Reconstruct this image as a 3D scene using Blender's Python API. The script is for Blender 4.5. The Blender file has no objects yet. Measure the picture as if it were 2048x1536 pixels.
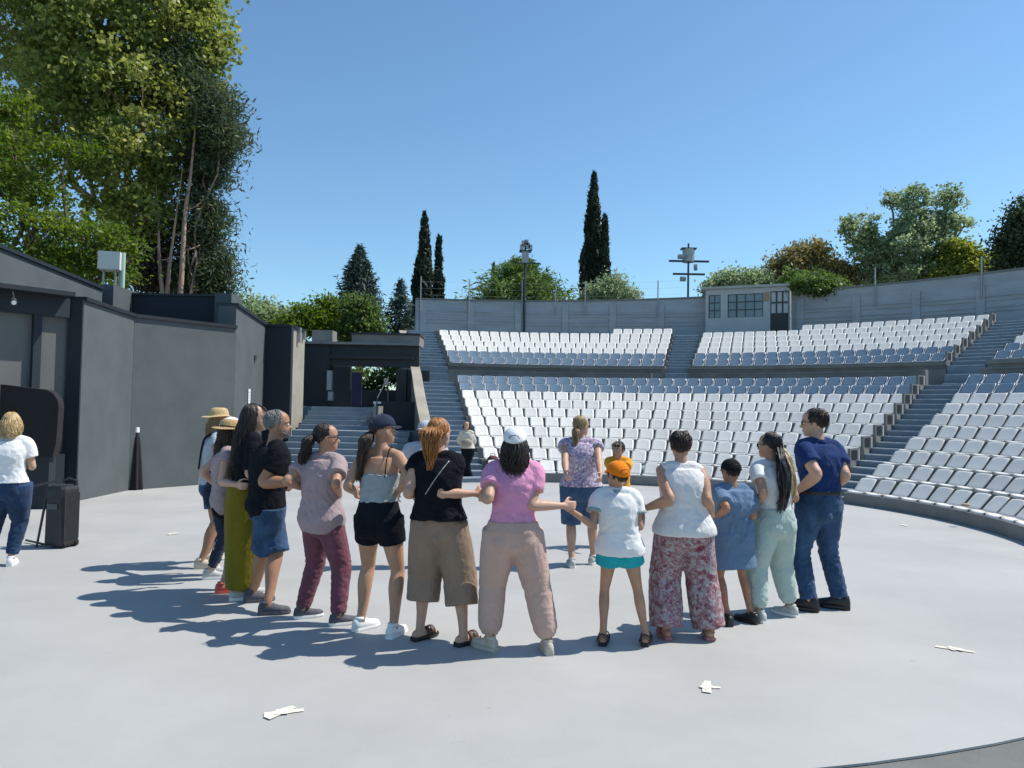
import bpy, math, random
import numpy as np

# ------------------------------------------------------------------ camera, sky, sun, exposure
scene = bpy.context.scene
COL = scene.collection
R_ = math.radians
FOC, CAM_H, PITCH, ROLL = 1500.0, 1.76, 1.966, 1.001
cam_data = bpy.data.cameras.new("camera")
cam = bpy.data.objects.new("camera", cam_data)
COL.objects.link(cam)
from mathutils import Matrix, Vector
cam.matrix_world = Matrix.Translation((0, 0, CAM_H)) @ Matrix.Rotation(R_(90 + PITCH), 4, 'X') @ Matrix.Rotation(R_(ROLL), 4, 'Z')
cam_data.sensor_width = 36.0
cam_data.lens = 36.0 * FOC / 2048.0
cam_data.clip_start = 0.05
cam_data.clip_end = 2000.0
scene.camera = cam

SUN_EL, SUN_AZ = 55.0, 14.0            # azimuth measured from +x towards +y
world = bpy.data.worlds.new("World")
scene.world = world
world.use_nodes = True
wn = world.node_tree
sky = wn.nodes.new("ShaderNodeTexSky")
sky.sky_type = 'NISHITA'
sky.sun_disc = False
sky.sun_elevation = R_(SUN_EL)
sky.sun_rotation = R_(90 - SUN_AZ)
sky.air_density = 1.0
sky.dust_density = 0.25
sky.ozone_density = 3.0
tint = wn.nodes.new("ShaderNodeMix")
tint.data_type = 'RGBA'
tint.blend_type = 'MULTIPLY'
tint.inputs[0].default_value = 1.0
tint.inputs[7].default_value = (0.80, 0.98, 1.0, 1)
wn.links.new(sky.outputs[0], tint.inputs[6])
wn.links.new(tint.outputs[2], wn.nodes["Background"].inputs[0])
wn.nodes["Background"].inputs[1].default_value = 0.15
sun_data = bpy.data.lights.new("sun", 'SUN')
sun_data.energy = 5.0
sun_data.angle = R_(0.5)
sun_data.color = (1.0, 0.955, 0.88)
sun = bpy.data.objects.new("sun", sun_data)
COL.objects.link(sun)
sd = Vector((math.cos(R_(SUN_EL)) * math.cos(R_(SUN_AZ)), math.cos(R_(SUN_EL)) * math.sin(R_(SUN_AZ)), math.sin(R_(SUN_EL))))
sun.rotation_euler = sd.to_track_quat('Z', 'Y').to_euler()
sun.location = (20, 5, 30)
scene.view_settings.view_transform = 'Standard'
scene.view_settings.look = 'None'
scene.view_settings.gamma = 1.0
scene.view_settings.exposure = 0.12
scene.cycles.max_bounces = 6
scene.cycles.transparent_max_bounces = 8

# ------------------------------------------------------------------ measuring helpers (camera match)
_a, _r = R_(90 + PITCH), R_(ROLL)
_M = np.array([[1, 0, 0], [0, math.cos(_a), -math.sin(_a)], [0, math.sin(_a), math.cos(_a)]]) @ \
     np.array([[math.cos(_r), -math.sin(_r), 0], [math.sin(_r), math.cos(_r), 0], [0, 0, 1]])
CAMP = np.array([0, 0, CAM_H])

def ray(x, y):
    d = _M @ np.array([(x - 1024) / FOC, -(y - 768) / FOC, -1.0])
    return d / d[1]

def at(x, y, dep):
    return ray(x, y) * dep + CAMP

def ground(x, y, z=0.0):
    d = ray(x, y)
    return d * ((z - CAM_H) / d[2]) + CAMP

def in_view(p, margin=0):
    q = (np.asarray(p) - CAMP) @ _M
    if q[2] > -0.2:
        return False
    x = 1024 + FOC * q[0] / -q[2]
    y = 768 - FOC * q[1] / -q[2]
    return -margin < x < 2048 + margin and -margin < y < 1536 + margin

# ------------------------------------------------------------------ objects
def tag(o, label=None, cat=None, group=None, kind=None):
    if label: o["label"] = label
    if cat: o["category"] = cat
    if group: o["group"] = group
    if kind: o["kind"] = kind
    return o

def empty(name, loc=(0, 0, 0), rz=0.0, label=None, cat=None, group=None):
    o = bpy.data.objects.new(name, None)
    COL.objects.link(o)
    o.location = loc
    o.rotation_euler = (0, 0, rz)
    o.empty_display_size = 0.1
    return tag(o, label, cat, group)

def mesh_obj(name, verts, faces, mat, parent=None, smooth=False, mat_idx=None):
    me = bpy.data.meshes.new(name)
    me.from_pydata([tuple(map(float, v)) for v in verts], [], [tuple(f) for f in faces])
    for m in (mat if isinstance(mat, (list, tuple)) else [mat]):
        me.materials.append(m)
    if smooth:
        me.polygons.foreach_set("use_smooth", [True] * len(me.polygons))
    if mat_idx is not None:
        me.polygons.foreach_set("material_index", mat_idx)
    me.update()
    o = bpy.data.objects.new(name, me)
    COL.objects.link(o)
    if parent is not None:
        o.parent = parent
    return o

class MB:
    """collects solids; build() links them as ONE mesh object"""
    def __init__(self):
        self.v, self.f = [], []
    def add(self, verts, faces):
        n = len(self.v)
        self.v.extend([tuple(map(float, p)) for p in verts])
        self.f.extend([tuple(i + n for i in f) for f in faces])
        return self
    def box(self, x0, x1, y0, y1, z0, z1):
        return self.add([(x0, y0, z0), (x1, y0, z0), (x1, y1, z0), (x0, y1, z0), (x0, y0, z1), (x1, y0, z1), (x1, y1, z1), (x0, y1, z1)],
                        [(0, 3, 2, 1), (4, 5, 6, 7), (0, 1, 5, 4), (1, 2, 6, 5), (2, 3, 7, 6), (3, 0, 4, 7)])
    def obox(self, c, hx, hy, hz, ax=(1, 0, 0), ay=(0, 1, 0), az=(0, 0, 1)):
        c, ax, ay, az = map(np.asarray, (c, ax, ay, az))
        P = [c + ax * hx * i + ay * hy * j + az * hz * k for k in (-1, 1) for (i, j) in ((-1, -1), (1, -1), (1, 1), (-1, 1))]
        return self.add(P, [(0, 3, 2, 1), (4, 5, 6, 7), (0, 1, 5, 4), (1, 2, 6, 5), (2, 3, 7, 6), (3, 0, 4, 7)])
    def wall(self, a, b, t, z0, z1, side=1, z1b=None):
        """vertical slab from a to b (xy), thickness t to the left (side=1) of a->b"""
        a, b = np.array(a[:2], float), np.array(b[:2], float)
        d = (b - a) / np.linalg.norm(b - a)
        n = np.array([-d[1], d[0]]) * t * side
        zb = z1 if z1b is None else z1b
        q = [a, b, b + n, a + n]
        zt = [z1, zb, zb, z1]
        V = [(p[0], p[1], z0) for p in q] + [(p[0], p[1], z) for p, z in zip(q, zt)]
        F = [(0, 3, 2, 1), (4, 5, 6, 7), (0, 1, 5, 4), (1, 2, 6, 5), (2, 3, 7, 6), (3, 0, 4, 7)]
        if side < 0:
            F = [f[::-1] for f in F]
        return self.add(V, F)
    def tube(self, pts, rad, n=8, caps=True):
        v, f = tube(pts, rad, n, caps)
        return self.add(v, f)
    def build(self, name, mat, parent=None, smooth=False):
        return mesh_obj(name, self.v, self.f, mat, parent, smooth)

def tube(pts, rad, n=8, caps=True, up=None):
    pts = np.asarray(pts, float)
    rad = np.asarray(rad, float)
    if rad.ndim == 0:
        rad = np.full(len(pts), float(rad))
    if rad.ndim == 1:
        rad = np.stack([rad, rad], 1)
    T = np.gradient(pts, axis=0)
    T /= np.linalg.norm(T, axis=1)[:, None] + 1e-12
    u = np.array(up if up is not None else (0, 0, 1.0))
    if up is None and abs(T[0] @ u) > 0.9:
        u = np.array([0, 1.0, 0])
    V = []
    ang = np.linspace(0, 2 * np.pi, n, endpoint=False)
    for i, p in enumerate(pts):
        a = u - T[i] * (u @ T[i])
        a /= np.linalg.norm(a) + 1e-12
        b = np.cross(T[i], a)
        if up is None:
            u = a
        V.append(p + np.outer(np.cos(ang) * rad[i, 0], a) + np.outer(np.sin(ang) * rad[i, 1], b))
    V = np.concatenate(V)
    F = []
    m = len(pts)
    for i in range(m - 1):
        for j in range(n):
            k = (j + 1) % n
            F.append((i * n + j, i * n + k, (i + 1) * n + k, (i + 1) * n + j))
    if caps:
        F.append(tuple(range(n))[::-1])
        F.append(tuple((m - 1) * n + j for j in range(n)))
    return V, F

def round_tube(pts, rad, n=10):
    """tube with hemispherical ends"""
    pts = [np.asarray(p, float) for p in pts]
    rad = list(rad)
    d0 = pts[0] - pts[1]; d0 = d0 / np.linalg.norm(d0)
    d1 = pts[-1] - pts[-2]; d1 = d1 / np.linalg.norm(d1)
    pre, post = [], []
    for t in (1.0, 0.85, 0.5):
        s = math.sqrt(max(0.0, 1 - t * t)) if t < 1 else 0.12
        pre.append((pts[0] + d0 * rad[0] * t, rad[0] * s))
        post.insert(0, (pts[-1] + d1 * rad[-1] * t, rad[-1] * s))
    P = [p for p, _ in pre] + pts + [p for p, _ in post]
    Rr = [r for _, r in pre] + rad + [r for _, r in post]
    return tube(P, Rr, n)

def smooth_path(pts, rad, m=5):
    """Catmull-Rom refine of a path and its radii"""
    pts = np.asarray(pts, float); rad = np.asarray(rad, float)
    n = len(pts)
    P, Q = [], []
    for i in range(n - 1):
        p0, p1, p2, p3 = pts[max(i - 1, 0)], pts[i], pts[i + 1], pts[min(i + 2, n - 1)]
        r0, r1, r2, r3 = rad[max(i - 1, 0)], rad[i], rad[i + 1], rad[min(i + 2, n - 1)]
        for k in range(m):
            t = k / m
            c = lambda a, b, c_, d: 0.5 * ((2 * b) + (-a + c_) * t + (2 * a - 5 * b + 4 * c_ - d) * t * t + (-a + 3 * b - 3 * c_ + d) * t ** 3)
            P.append(c(p0, p1, p2, p3)); Q.append(c(r0, r1, r2, r3))
    P.append(pts[-1]); Q.append(rad[-1])
    return np.array(P), np.array(Q)

def ellipsoid(c, r, ax=None, nu=16, nv=10):
    A = np.eye(3) if ax is None else np.asarray(ax)          # rows: axes
    V, F = [], []
    for i in range(nv + 1):
        th = math.pi * i / nv
        for j in range(nu):
            ph = 2 * math.pi * j / nu
            q = np.array([math.sin(th) * math.cos(ph) * r[0], math.sin(th) * math.sin(ph) * r[1], math.cos(th) * r[2]])
            V.append(np.asarray(c) + q @ A)
            if i in (0, nv):
                break
    top, off = 0, 1
    bot = len(V) - 1
    for j in range(nu):
        F.append((0, off + j, off + (j + 1) % nu))
    for i in range(nv - 2):
        for j in range(nu):
            a = off + i * nu + j; b = off + i * nu + (j + 1) % nu
            F.append((a, a + nu, b + nu, b))
    o2 = off + (nv - 2) * nu
    for j in range(nu):
        F.append((bot, o2 + (j + 1) % nu, o2 + j))
    return V, F

# ------------------------------------------------------------------ materials
MATS = {}
def material(name, col, rough=0.7, var=0.0, scale=6.0, bump=0.0, bscale=40.0, metal=0.0, spec=0.5, col2=None, stretch=None,
             trans=0.0, sheen=0.0, detail=4.0, coat=0.0, wrinkle=0.0):
    if name in MATS:
        return MATS[name]
    m = bpy.data.materials.new(name)
    m.use_nodes = True
    nt = m.node_tree
    N, L = nt.nodes, nt.links
    p = N["Principled BSDF"]
    p.inputs["Roughness"].default_value = rough
    p.inputs["Metallic"].default_value = metal
    p.inputs["Specular IOR Level"].default_value = spec
    p.inputs["Base Color"].default_value = (*col, 1)
    if sheen: p.inputs["Sheen Weight"].default_value = sheen
    if coat: p.inputs["Coat Weight"].default_value = coat
    tc = N.new("ShaderNodeTexCoord")
    src = tc.outputs["Object"]
    if stretch:
        mp = N.new("ShaderNodeMapping")
        mp.inputs["Scale"].default_value = stretch
        L.new(src, mp.inputs[0]); src = mp.outputs[0]
    if var or col2:
        nz = N.new("ShaderNodeTexNoise")
        nz.inputs["Scale"].default_value = scale
        nz.inputs["Detail"].default_value = detail
        nz.inputs["Roughness"].default_value = 0.6
        L.new(src, nz.inputs[0])
        cr = N.new("ShaderNodeValToRGB")
        c2 = col2 if col2 else tuple(c * (1 + var) for c in col)
        c1 = col if col2 else tuple(c * (1 - var) for c in col)
        cr.color_ramp.elements[0].position = 0.34
        cr.color_ramp.elements[1].position = 0.66
        cr.color_ramp.elements[0].color = (*c1, 1)
        cr.color_ramp.elements[1].color = (*c2, 1)
        L.new(nz.outputs[0], cr.inputs[0])
        L.new(cr.outputs[0], p.inputs["Base Color"])
    if bump:
        nb = N.new("ShaderNodeTexNoise")
        nb.inputs["Scale"].default_value = bscale
        nb.inputs["Detail"].default_value = 5
        L.new(src, nb.inputs[0])
        bp = N.new("ShaderNodeBump")
        bp.inputs["Strength"].default_value = bump
        bp.inputs["Distance"].default_value = 0.02
        L.new(nb.outputs[0], bp.inputs["Height"])
        L.new(bp.outputs[0], p.inputs["Normal"])
    if wrinkle:
        w1 = N.new("ShaderNodeMapping"); w1.inputs["Scale"].default_value = (1, 1, .55); w1.inputs["Rotation"].default_value = (.3, .5, .2)
        L.new(tc.outputs["Object"], w1.inputs[0])
        wn_ = N.new("ShaderNodeTexNoise"); wn_.inputs["Scale"].default_value = 11; wn_.inputs["Detail"].default_value = 4; wn_.inputs["Distortion"].default_value = 1.4
        L.new(w1.outputs[0], wn_.inputs[0])
        ab = N.new("ShaderNodeMath"); ab.operation = 'SUBTRACT'; ab.inputs[1].default_value = .5; L.new(wn_.outputs[0], ab.inputs[0])
        a2 = N.new("ShaderNodeMath"); a2.operation = 'ABSOLUTE'; L.new(ab.outputs[0], a2.inputs[0])
        b2 = N.new("ShaderNodeBump"); b2.inputs["Strength"].default_value = wrinkle; b2.inputs["Distance"].default_value = .05; b2.invert = True
        L.new(a2.outputs[0], b2.inputs["Height"])
        if p.inputs["Normal"].links: L.new(p.inputs["Normal"].links[0].from_socket, b2.inputs["Normal"])
        L.new(b2.outputs[0], p.inputs["Normal"])
    if trans:
        tr = N.new("ShaderNodeBsdfTranslucent")
        mx = N.new("ShaderNodeMixShader")
        mx.inputs[0].default_value = trans
        out = N["Material Output"]
        L.new(p.outputs[0], mx.inputs[1]); L.new(tr.outputs[0], mx.inputs[2]); L.new(mx.outputs[0], out.inputs[0])
        if var or col2:
            L.new(cr.outputs[0], tr.inputs[0])
        else:
            tr.inputs[0].default_value = (*col, 1)
    MATS[name] = m
    return m

def leaf_material(name, c1, c2, c3=None, trans=0.35, rough=0.5, scale=0.5):
    """leaf colour varies leaf by leaf and branch by branch"""
    m = bpy.data.materials.new(name)
    m.use_nodes = True
    nt = m.node_tree; N, L = nt.nodes, nt.links
    p = N["Principled BSDF"]
    p.inputs["Roughness"].default_value = rough
    p.inputs["Specular IOR Level"].default_value = 0.35
    ge = N.new("ShaderNodeNewGeometry")
    cr = N.new("ShaderNodeValToRGB")
    cr.color_ramp.elements[0].color = (*c1, 1)
    cr.color_ramp.elements[1].color = (*c2, 1)
    if c3:
        e = cr.color_ramp.elements.new(0.92); e.color = (*c2, 1)
        cr.color_ramp.elements[-1].color = (*c3, 1)
    tc = N.new("ShaderNodeTexCoord")
    nz = N.new("ShaderNodeTexNoise"); nz.inputs["Scale"].default_value = scale; nz.inputs["Detail"].default_value = 2
    L.new(tc.outputs["Object"], nz.inputs[0])
    ad = N.new("ShaderNodeMath"); ad.operation = 'MULTIPLY_ADD'
    L.new(nz.outputs[0], ad.inputs[0]); ad.inputs[1].default_value = 1.3
    sb = N.new("ShaderNodeMath"); sb.operation = 'MULTIPLY_ADD'
    L.new(ge.outputs["Random Per Island"], sb.inputs[0]); sb.inputs[1].default_value = 0.8; sb.inputs[2].default_value = -0.55
    L.new(sb.outputs[0], ad.inputs[2])
    L.new(ad.outputs[0], cr.inputs[0])
    L.new(cr.outputs[0], p.inputs["Base Color"])
    tr = N.new("ShaderNodeBsdfTranslucent")
    hs = N.new("ShaderNodeHueSaturation"); hs.inputs["Value"].default_value = 1.6; hs.inputs["Saturation"].default_value = 1.1
    L.new(cr.outputs[0], hs.inputs["Color"]); L.new(hs.outputs[0], tr.inputs[0])
    mx = N.new("ShaderNodeMixShader"); mx.inputs[0].default_value = trans
    L.new(p.outputs[0], mx.inputs[1]); L.new(tr.outputs[0], mx.inputs[2])
    L.new(mx.outputs[0], N["Material Output"].inputs[0])
    return m

def floor_material():
    m = bpy.data.materials.new("painted_floor")
    m.use_nodes = True
    nt = m.node_tree; N, L = nt.nodes, nt.links
    p = N["Principled BSDF"]
    p.inputs["Roughness"].default_value = 0.62
    p.inputs["Specular IOR Level"].default_value = 0.35
    tc = N.new("ShaderNodeTexCoord")
    def noise(sc, det, rough=0.6, st=None):
        n = N.new("ShaderNodeTexNoise"); n.inputs["Scale"].default_value = sc; n.inputs["Detail"].default_value = det; n.inputs["Roughness"].default_value = rough
        if st:
            mp = N.new("ShaderNodeMapping"); mp.inputs["Scale"].default_value = st
            L.new(tc.outputs["Object"], mp.inputs[0]); L.new(mp.outputs[0], n.inputs[0])
        else:
            L.new(tc.outputs["Object"], n.inputs[0])
        return n.outputs[0]
    cr = N.new("ShaderNodeValToRGB")
    cr.color_ramp.elements[0].position = 0.32; cr.color_ramp.elements[1].position = 0.68
    cr.color_ramp.elements[0].color = (0.350, 0.349, 0.336, 1); cr.color_ramp.elements[1].color = (0.424, 0.421, 0.405, 1)
    L.new(noise(0.55, 8, 0.62), cr.inputs[0])
    # scuffs: short darker streaks
    c2 = N.new("ShaderNodeValToRGB")
    c2.color_ramp.elements[0].position = 0.66; c2.color_ramp.elements[1].position = 0.78
    c2.color_ramp.elements[0].color = (1, 1, 1, 1); c2.color_ramp.elements[1].color = (0.80, 0.80, 0.80, 1)
    L.new(noise(3.0, 6, 0.7, (1.0, 2.6, 1)), c2.inputs[0])
    mx = N.new("ShaderNodeMix"); mx.data_type = 'RGBA'; mx.blend_type = 'MULTIPLY'; mx.inputs[0].default_value = 1
    L.new(cr.outputs[0], mx.inputs[6]); L.new(c2.outputs[0], mx.inputs[7])
    c3 = N.new("ShaderNodeValToRGB")
    c3.color_ramp.elements[0].position = 0.73; c3.color_ramp.elements[1].position = 0.79
    c3.color_ramp.elements[0].color = (1, 1, 1, 1); c3.color_ramp.elements[1].color = (0.74, 0.73, 0.72, 1)
    L.new(noise(7.0, 3, 0.5), c3.inputs[0])
    m2 = N.new("ShaderNodeMix"); m2.data_type = 'RGBA'; m2.blend_type = 'MULTIPLY'; m2.inputs[0].default_value = 1
    L.new(mx.outputs[2], m2.inputs[6]); L.new(c3.outputs[0], m2.inputs[7])
    L.new(m2.outputs[2], p.inputs["Base Color"])
    bp = N.new("ShaderNodeBump"); bp.inputs["Strength"].default_value = 0.12; bp.inputs["Distance"].default_value = 0.01
    L.new(noise(60, 4), bp.inputs["Height"]); L.new(bp.outputs[0], p.inputs["Normal"])
    return m

M_floor = floor_material()
M_ground = material("dark_paving", (0.14, 0.143, 0.135), 0.85, 0.12, 2.0, 0.2, 60)
M_wall = material("grey_wall_paint", (0.082, 0.096, 0.100), 0.8, 0.10, 1.6, 0.12, 55)
M_wall2 = material("grey_wall_paint_pale", (0.125, 0.13, 0.125), 0.8, 0.07, 1.0, 0.12, 55)
M_shade_dark = material("dark_slate_paint", (0.014, 0.021, 0.030), 0.75, 0.1, 1.5, 0.1, 40)  # grey wall paint with its shade put into the colour
M_coping = material("dark_metal_coping", (0.014, 0.017, 0.022), 0.5, 0.1, 3)
M_black = material("black_cloth", (0.012, 0.012, 0.014), 0.9, 0.2, 8)
M_conc = material("grey_concrete", (0.20, 0.20, 0.19), 0.9, 0.16, 1.6, 0.25, 30)
M_beige = material("raw_render_beige", (0.33, 0.30, 0.24), 0.9, 0.14, 1.3, 0.25, 25)
M_step = material("painted_step_blue_grey", (0.19, 0.235, 0.275), 0.85, 0.10, 2.0, 0.15, 30)
M_backwall = material("precast_concrete_pale", (0.37, 0.40, 0.425), 0.88, 0.10, 0.8, 0.2, 20, stretch=(1, 1, 4))
M_seat = material("white_plastic", (0.88, 0.855, 0.80), 0.55, 0.02, 3, trans=0.18)
def seat_wear(m):
    """small differences of fading and dust from seat to seat"""
    nt = m.node_tree; p = nt.nodes["Principled BSDF"]
    oi = nt.nodes.new("ShaderNodeObjectInfo"); hs = nt.nodes.new("ShaderNodeHueSaturation")
    mr = nt.nodes.new("ShaderNodeMapRange"); mr.inputs[3].default_value = .86; mr.inputs[4].default_value = 1.02
    nt.links.new(oi.outputs["Random"], mr.inputs[0]); nt.links.new(mr.outputs[0], hs.inputs["Value"])
    src = p.inputs["Base Color"].links[0].from_socket
    nt.links.new(src, hs.inputs["Color"]); nt.links.new(hs.outputs[0], p.inputs["Base Color"])
seat_wear(M_seat)
M_seat_shade = material("blue_grey_plastic", (0.135, 0.195, 0.255), 0.35, 0.05, 3)  # shade on the walkway rows, put into the seat colour
M_lit_edge = material("pale_plastic_rim", (0.66, 0.68, 0.70), 0.45)  # sunlit seat edges painted as a pale bead
M_metal = material("galvanised_steel", (0.36, 0.37, 0.37), 0.5, 0.1, 5, metal=0.5)
M_dmetal = material("dark_steel", (0.05, 0.055, 0.06), 0.5, metal=0.3)
M_glass = material("dull_window_glass", (0.16, 0.22, 0.24), 0.12, 0.12, 1.5, spec=0.8)
M_white = material("white_paint", (0.78, 0.78, 0.76), 0.6, 0.03, 3)
M_tape = material("cream_tape", (0.70, 0.67, 0.56), 0.8, 0.14, 30)
M_bark = material("bark_brown", (0.16, 0.11, 0.075), 0.95, 0.3, 5, 0.6, 18, stretch=(1, 1, 0.3))
M_barkp = material("bark_pink_brown", (0.42, 0.275, 0.20), 0.95, 0.35, 5, 0.6, 18, stretch=(1, 1, 0.3))
# ------------------------------------------------------------------ the setting: ground and orchestra floor
tag(mesh_obj("ground", [(-400, -60, -0.016), (400, -60, -0.016), (400, 700, -0.016), (-400, 700, -0.016)], [(0, 1, 2, 3)], M_ground), kind="structure")
fl = []
for a in np.linspace(-81, 85, 60):
    fl.append((-0.3 + 8.5 * math.cos(R_(a)), 12.1 + 8.5 * math.sin(R_(a))))
fl += [(0.3, 20.6), (-12.5, 22.5), (-12.5, 1.0), (-4.0, 3.2), (-1.5, 3.55)]
top = [(x, y, 0.0) for x, y in fl]
n = len(top)
bot = [(x, y, -0.012) for x, y in fl]
tag(mesh_obj("floor", top + bot, [tuple(range(n))] + [(i, i + n, (i + 1) % n + n, (i + 1) % n) for i in range(n)], M_floor), kind="structure")

# ------------------------------------------------------------------ the seating terraces (a round theatre: centre O)
OX, OY, R1, TREAD, RISE = 1.152, 12.102, 6.31, 0.681, 0.263
Z1 = 0.22
R11, Z11 = 15.90, 3.46
def pol(R, deg, z):
    a = R_(deg)
    return (OX + R * math.sin(a), OY + R * math.cos(a), z)

def row_R(k):
    return R1 + TREAD * (k - 1) if k <= 10 else R11 + TREAD * (k - 11)
def row_Z(k):
    return Z1 + RISE * (k - 1) if k <= 10 else Z11 + RISE * (k - 11)

def terrace(prof, f0, f1, n):
    """step profile [(R,z)] swept about O between the angles f0(R) and f1(R)"""
    V, F = [], []
    m = len(prof)
    for j in range(n + 1):
        t = j / n
        for (R, z) in prof:
            V.append(pol(R, f0(R) + (f1(R) - f0(R)) * t, z))
    for j in range(n):
        for i in range(m):
            k = (i + 1) % m
            F.append((j * m + i, j * m + k, (j + 1) * m + k, (j + 1) * m + i))
    F.append(tuple(range(m))[::-1])
    F.append(tuple(n * m + i for i in range(m)))
    return V, F

lin = lambda R0, a0, Rb, a1: (lambda R: a0 + (a1 - a0) * min(1, max(0, (R - R0) / (Rb - R0))))
LOW_L = lin(6.5, -15.4, 12.7, -13.6)
LOW_CR = lin(6.5, 56.2, 12.7, 50.9)
LOW_RL = lin(6.5, 61.4, 12.7, 55.4)
const = lambda a: (lambda R: a)

prof = [(R1, -0.012)]
for k in range(1, 11):
    prof += [(row_R(k), row_Z(k)), (row_R(k) + TREAD, row_Z(k))]
prof_low = prof + [(row_R(10) + TREAD + 0.35, row_Z(10)), (row_R(10) + TREAD + 0.35, 0.0)]
prof = [(13.6, 0.0), (13.6, 2.60), (R11 - 0.10, 2.60), (R11 - 0.10, 3.20), (R11, 3.20), (R11, 3.33), (R11 - 0.08, 3.33), (R11 - 0.08, Z11)]
prof += [(R11 + TREAD, Z11)]
for k in range(12, 17):
    prof += [(row_R(k), row_Z(k)), (row_R(k) + TREAD, row_Z(k))]
prof += [(row_R(17), row_Z(17)), (22.0, row_Z(17)), (22.0, 0.0)]
prof_up = prof
for (pr, f0, f1, n, lab) in (
        (prof_low, LOW_L, LOW_CR, 40, "lower curved concrete terrace between the left and right stairs"),
        (prof_low, LOW_RL, const(128), 26, "lower curved concrete terrace at the right edge beyond the right stairs"),
        (prof_up, const(-12.8), const(16.2), 22, "upper concrete terrace left of the middle stair below the back wall"),
        (prof_up, const(19.3), const(48.8), 22, "upper concrete terrace below the cabin, right of the middle stair"),
        (prof_up, const(52.6), const(128), 26, "upper concrete terrace at the far right edge of the theatre")):
    t = terrace(pr, f0, f1, n)
    o = mesh_obj("concrete_terrace", t[0], t[1], M_conc)
    tag(o, lab, "terrace", "stepped terraces of the theatre")

# low parapets along the walkway between the two tiers
for f0, f1, lab in ((-13.3, 15.2, "low grey parapet along the walkway, left of the middle stair"),
                    (20.2, 50.2, "low grey parapet along the walkway, right of the middle stair"),
                    (56.0, 128, "low grey parapet along the walkway beyond the right stairs")):
    V, F = terrace([(13.32, 2.56), (13.32, 3.02), (13.29, 3.02), (13.29, 3.07), (13.50, 3.07), (13.50, 2.56)], const(f0), const(f1), 24)
    tag(mesh_obj("parapet", V, F, M_conc), lab, "parapet", "parapets along the walkway")

# stairs in the aisles: two treads to each row
def stair_profile(Rs, Re, z_of, step, base):
    n = int(round((Re - Rs) / step))
    P = [(Rs, base)]
    for i in range(n):
        R = Rs + step * i
        z = z_of(R)
        P += [(R, z), (R, z + 0.0)] if i == 0 else [(R, P[-1][1]), (R, z)]
    P += [(Re, P[-1][1]), (Re, base)]
    out = [P[0]]
    for p in P[1:]:
        if abs(p[0] - out[-1][0]) > 1e-6 or abs(p[1] - out[-1][1]) > 1e-6:
            out.append(p)
    return out
def aisle_z(R):
    if R < 13.0:
        return 0.115 + (R - R1) / TREAD * RISE
    if R < 15.0:
        return 2.62
    if R < R11:
        return 2.62 + (R - 15.0) / (R11 - 15.0) * (Z11 - 2.72)
    return min(row_Z(17), Z11 - 0.10 + (R - R11) / TREAD * RISE)
PL = stair_profile(R1, 22.0, aisle_z, TREAD / 2, -0.012)
deg = lambda w, R: math.degrees(w / R)
def edge_shift(f, w):
    return lambda R: f(R) + deg(w, R)
UP_L = lambda R: LOW_L(R) if R < 12.7 else -13.6 + 0.8 * min(1, (R - 12.7) / 3)
CR2 = lambda R: LOW_CR(R) if R < 12.7 else 50.9 + (48.8 - 50.9) * min(1, (R - 12.7) / 3)
RL2 = lambda R: LOW_RL(R) if R < 12.7 else 55.4 + (52.6 - 55.4) * min(1, (R - 12.7) / 3)
M_nose = material("worn_step_edge", (.40, .44, .47), .8, .2, 6)  # paler strip along the front edge of each tread
def stair_flight(prof, f0, f1, lab):
    V, F = terrace(prof, f0, f1, 4)
    o = mesh_obj("stair_flight", V, F, M_step)
    tag(o, lab, "stairs", "aisle stairs of the theatre")
    last = None
    for (Ra, za), (Rb, zb) in zip(prof[1:-1], prof[2:-1]):
        if Rb - Ra > .05 and (last is None or za - last > .02):
            last = za
            mb = MB()
            arc_solid(mb, Ra - .012, Ra + .03, f0(Ra) + deg(.03, Ra), f1(Ra) - deg(.03, Ra), za - .022, za + .004, 3)
            mb.build("nosing", M_nose, o)
def arc_solid(mb, R0, R1_, a0, a1, z0, z1, n=12, zt=None):
    V, F = [], []
    for j in range(n + 1):
        a = a0 + (a1 - a0) * j / n
        top = zt(a) if zt else z1
        V += [pol(R0, a, z0), pol(R0, a, top), pol(R1_, a, top), pol(R1_, a, z0)]
    for j in range(n):
        for i in range(4):
            k = (i + 1) % 4
            F.append((j * 4 + i, j * 4 + k, j * 4 + 4 + k, j * 4 + 4 + i))
    F += [(3, 2, 1, 0), tuple(n * 4 + i for i in range(4))]
    mb.add(V, F)
stair_flight(PL, lambda R: UP_L(R) - deg(1.12, R), lambda R: UP_L(R) - deg(0.01, R), "long blue-grey concrete stair along the left end of the seat rows")
stair_flight(PL, lambda R: CR2(R) + deg(0.01, R), lambda R: RL2(R) - deg(0.01, R), "diagonal blue-grey stair on the right, climbing between the middle and right blocks")
PM = stair_profile(15.0, 22.0, aisle_z, TREAD / 2, 0.0)
stair_flight(PM, const(16.24), const(19.26), "short upper stair splitting the upper seats below the back wall")

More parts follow.
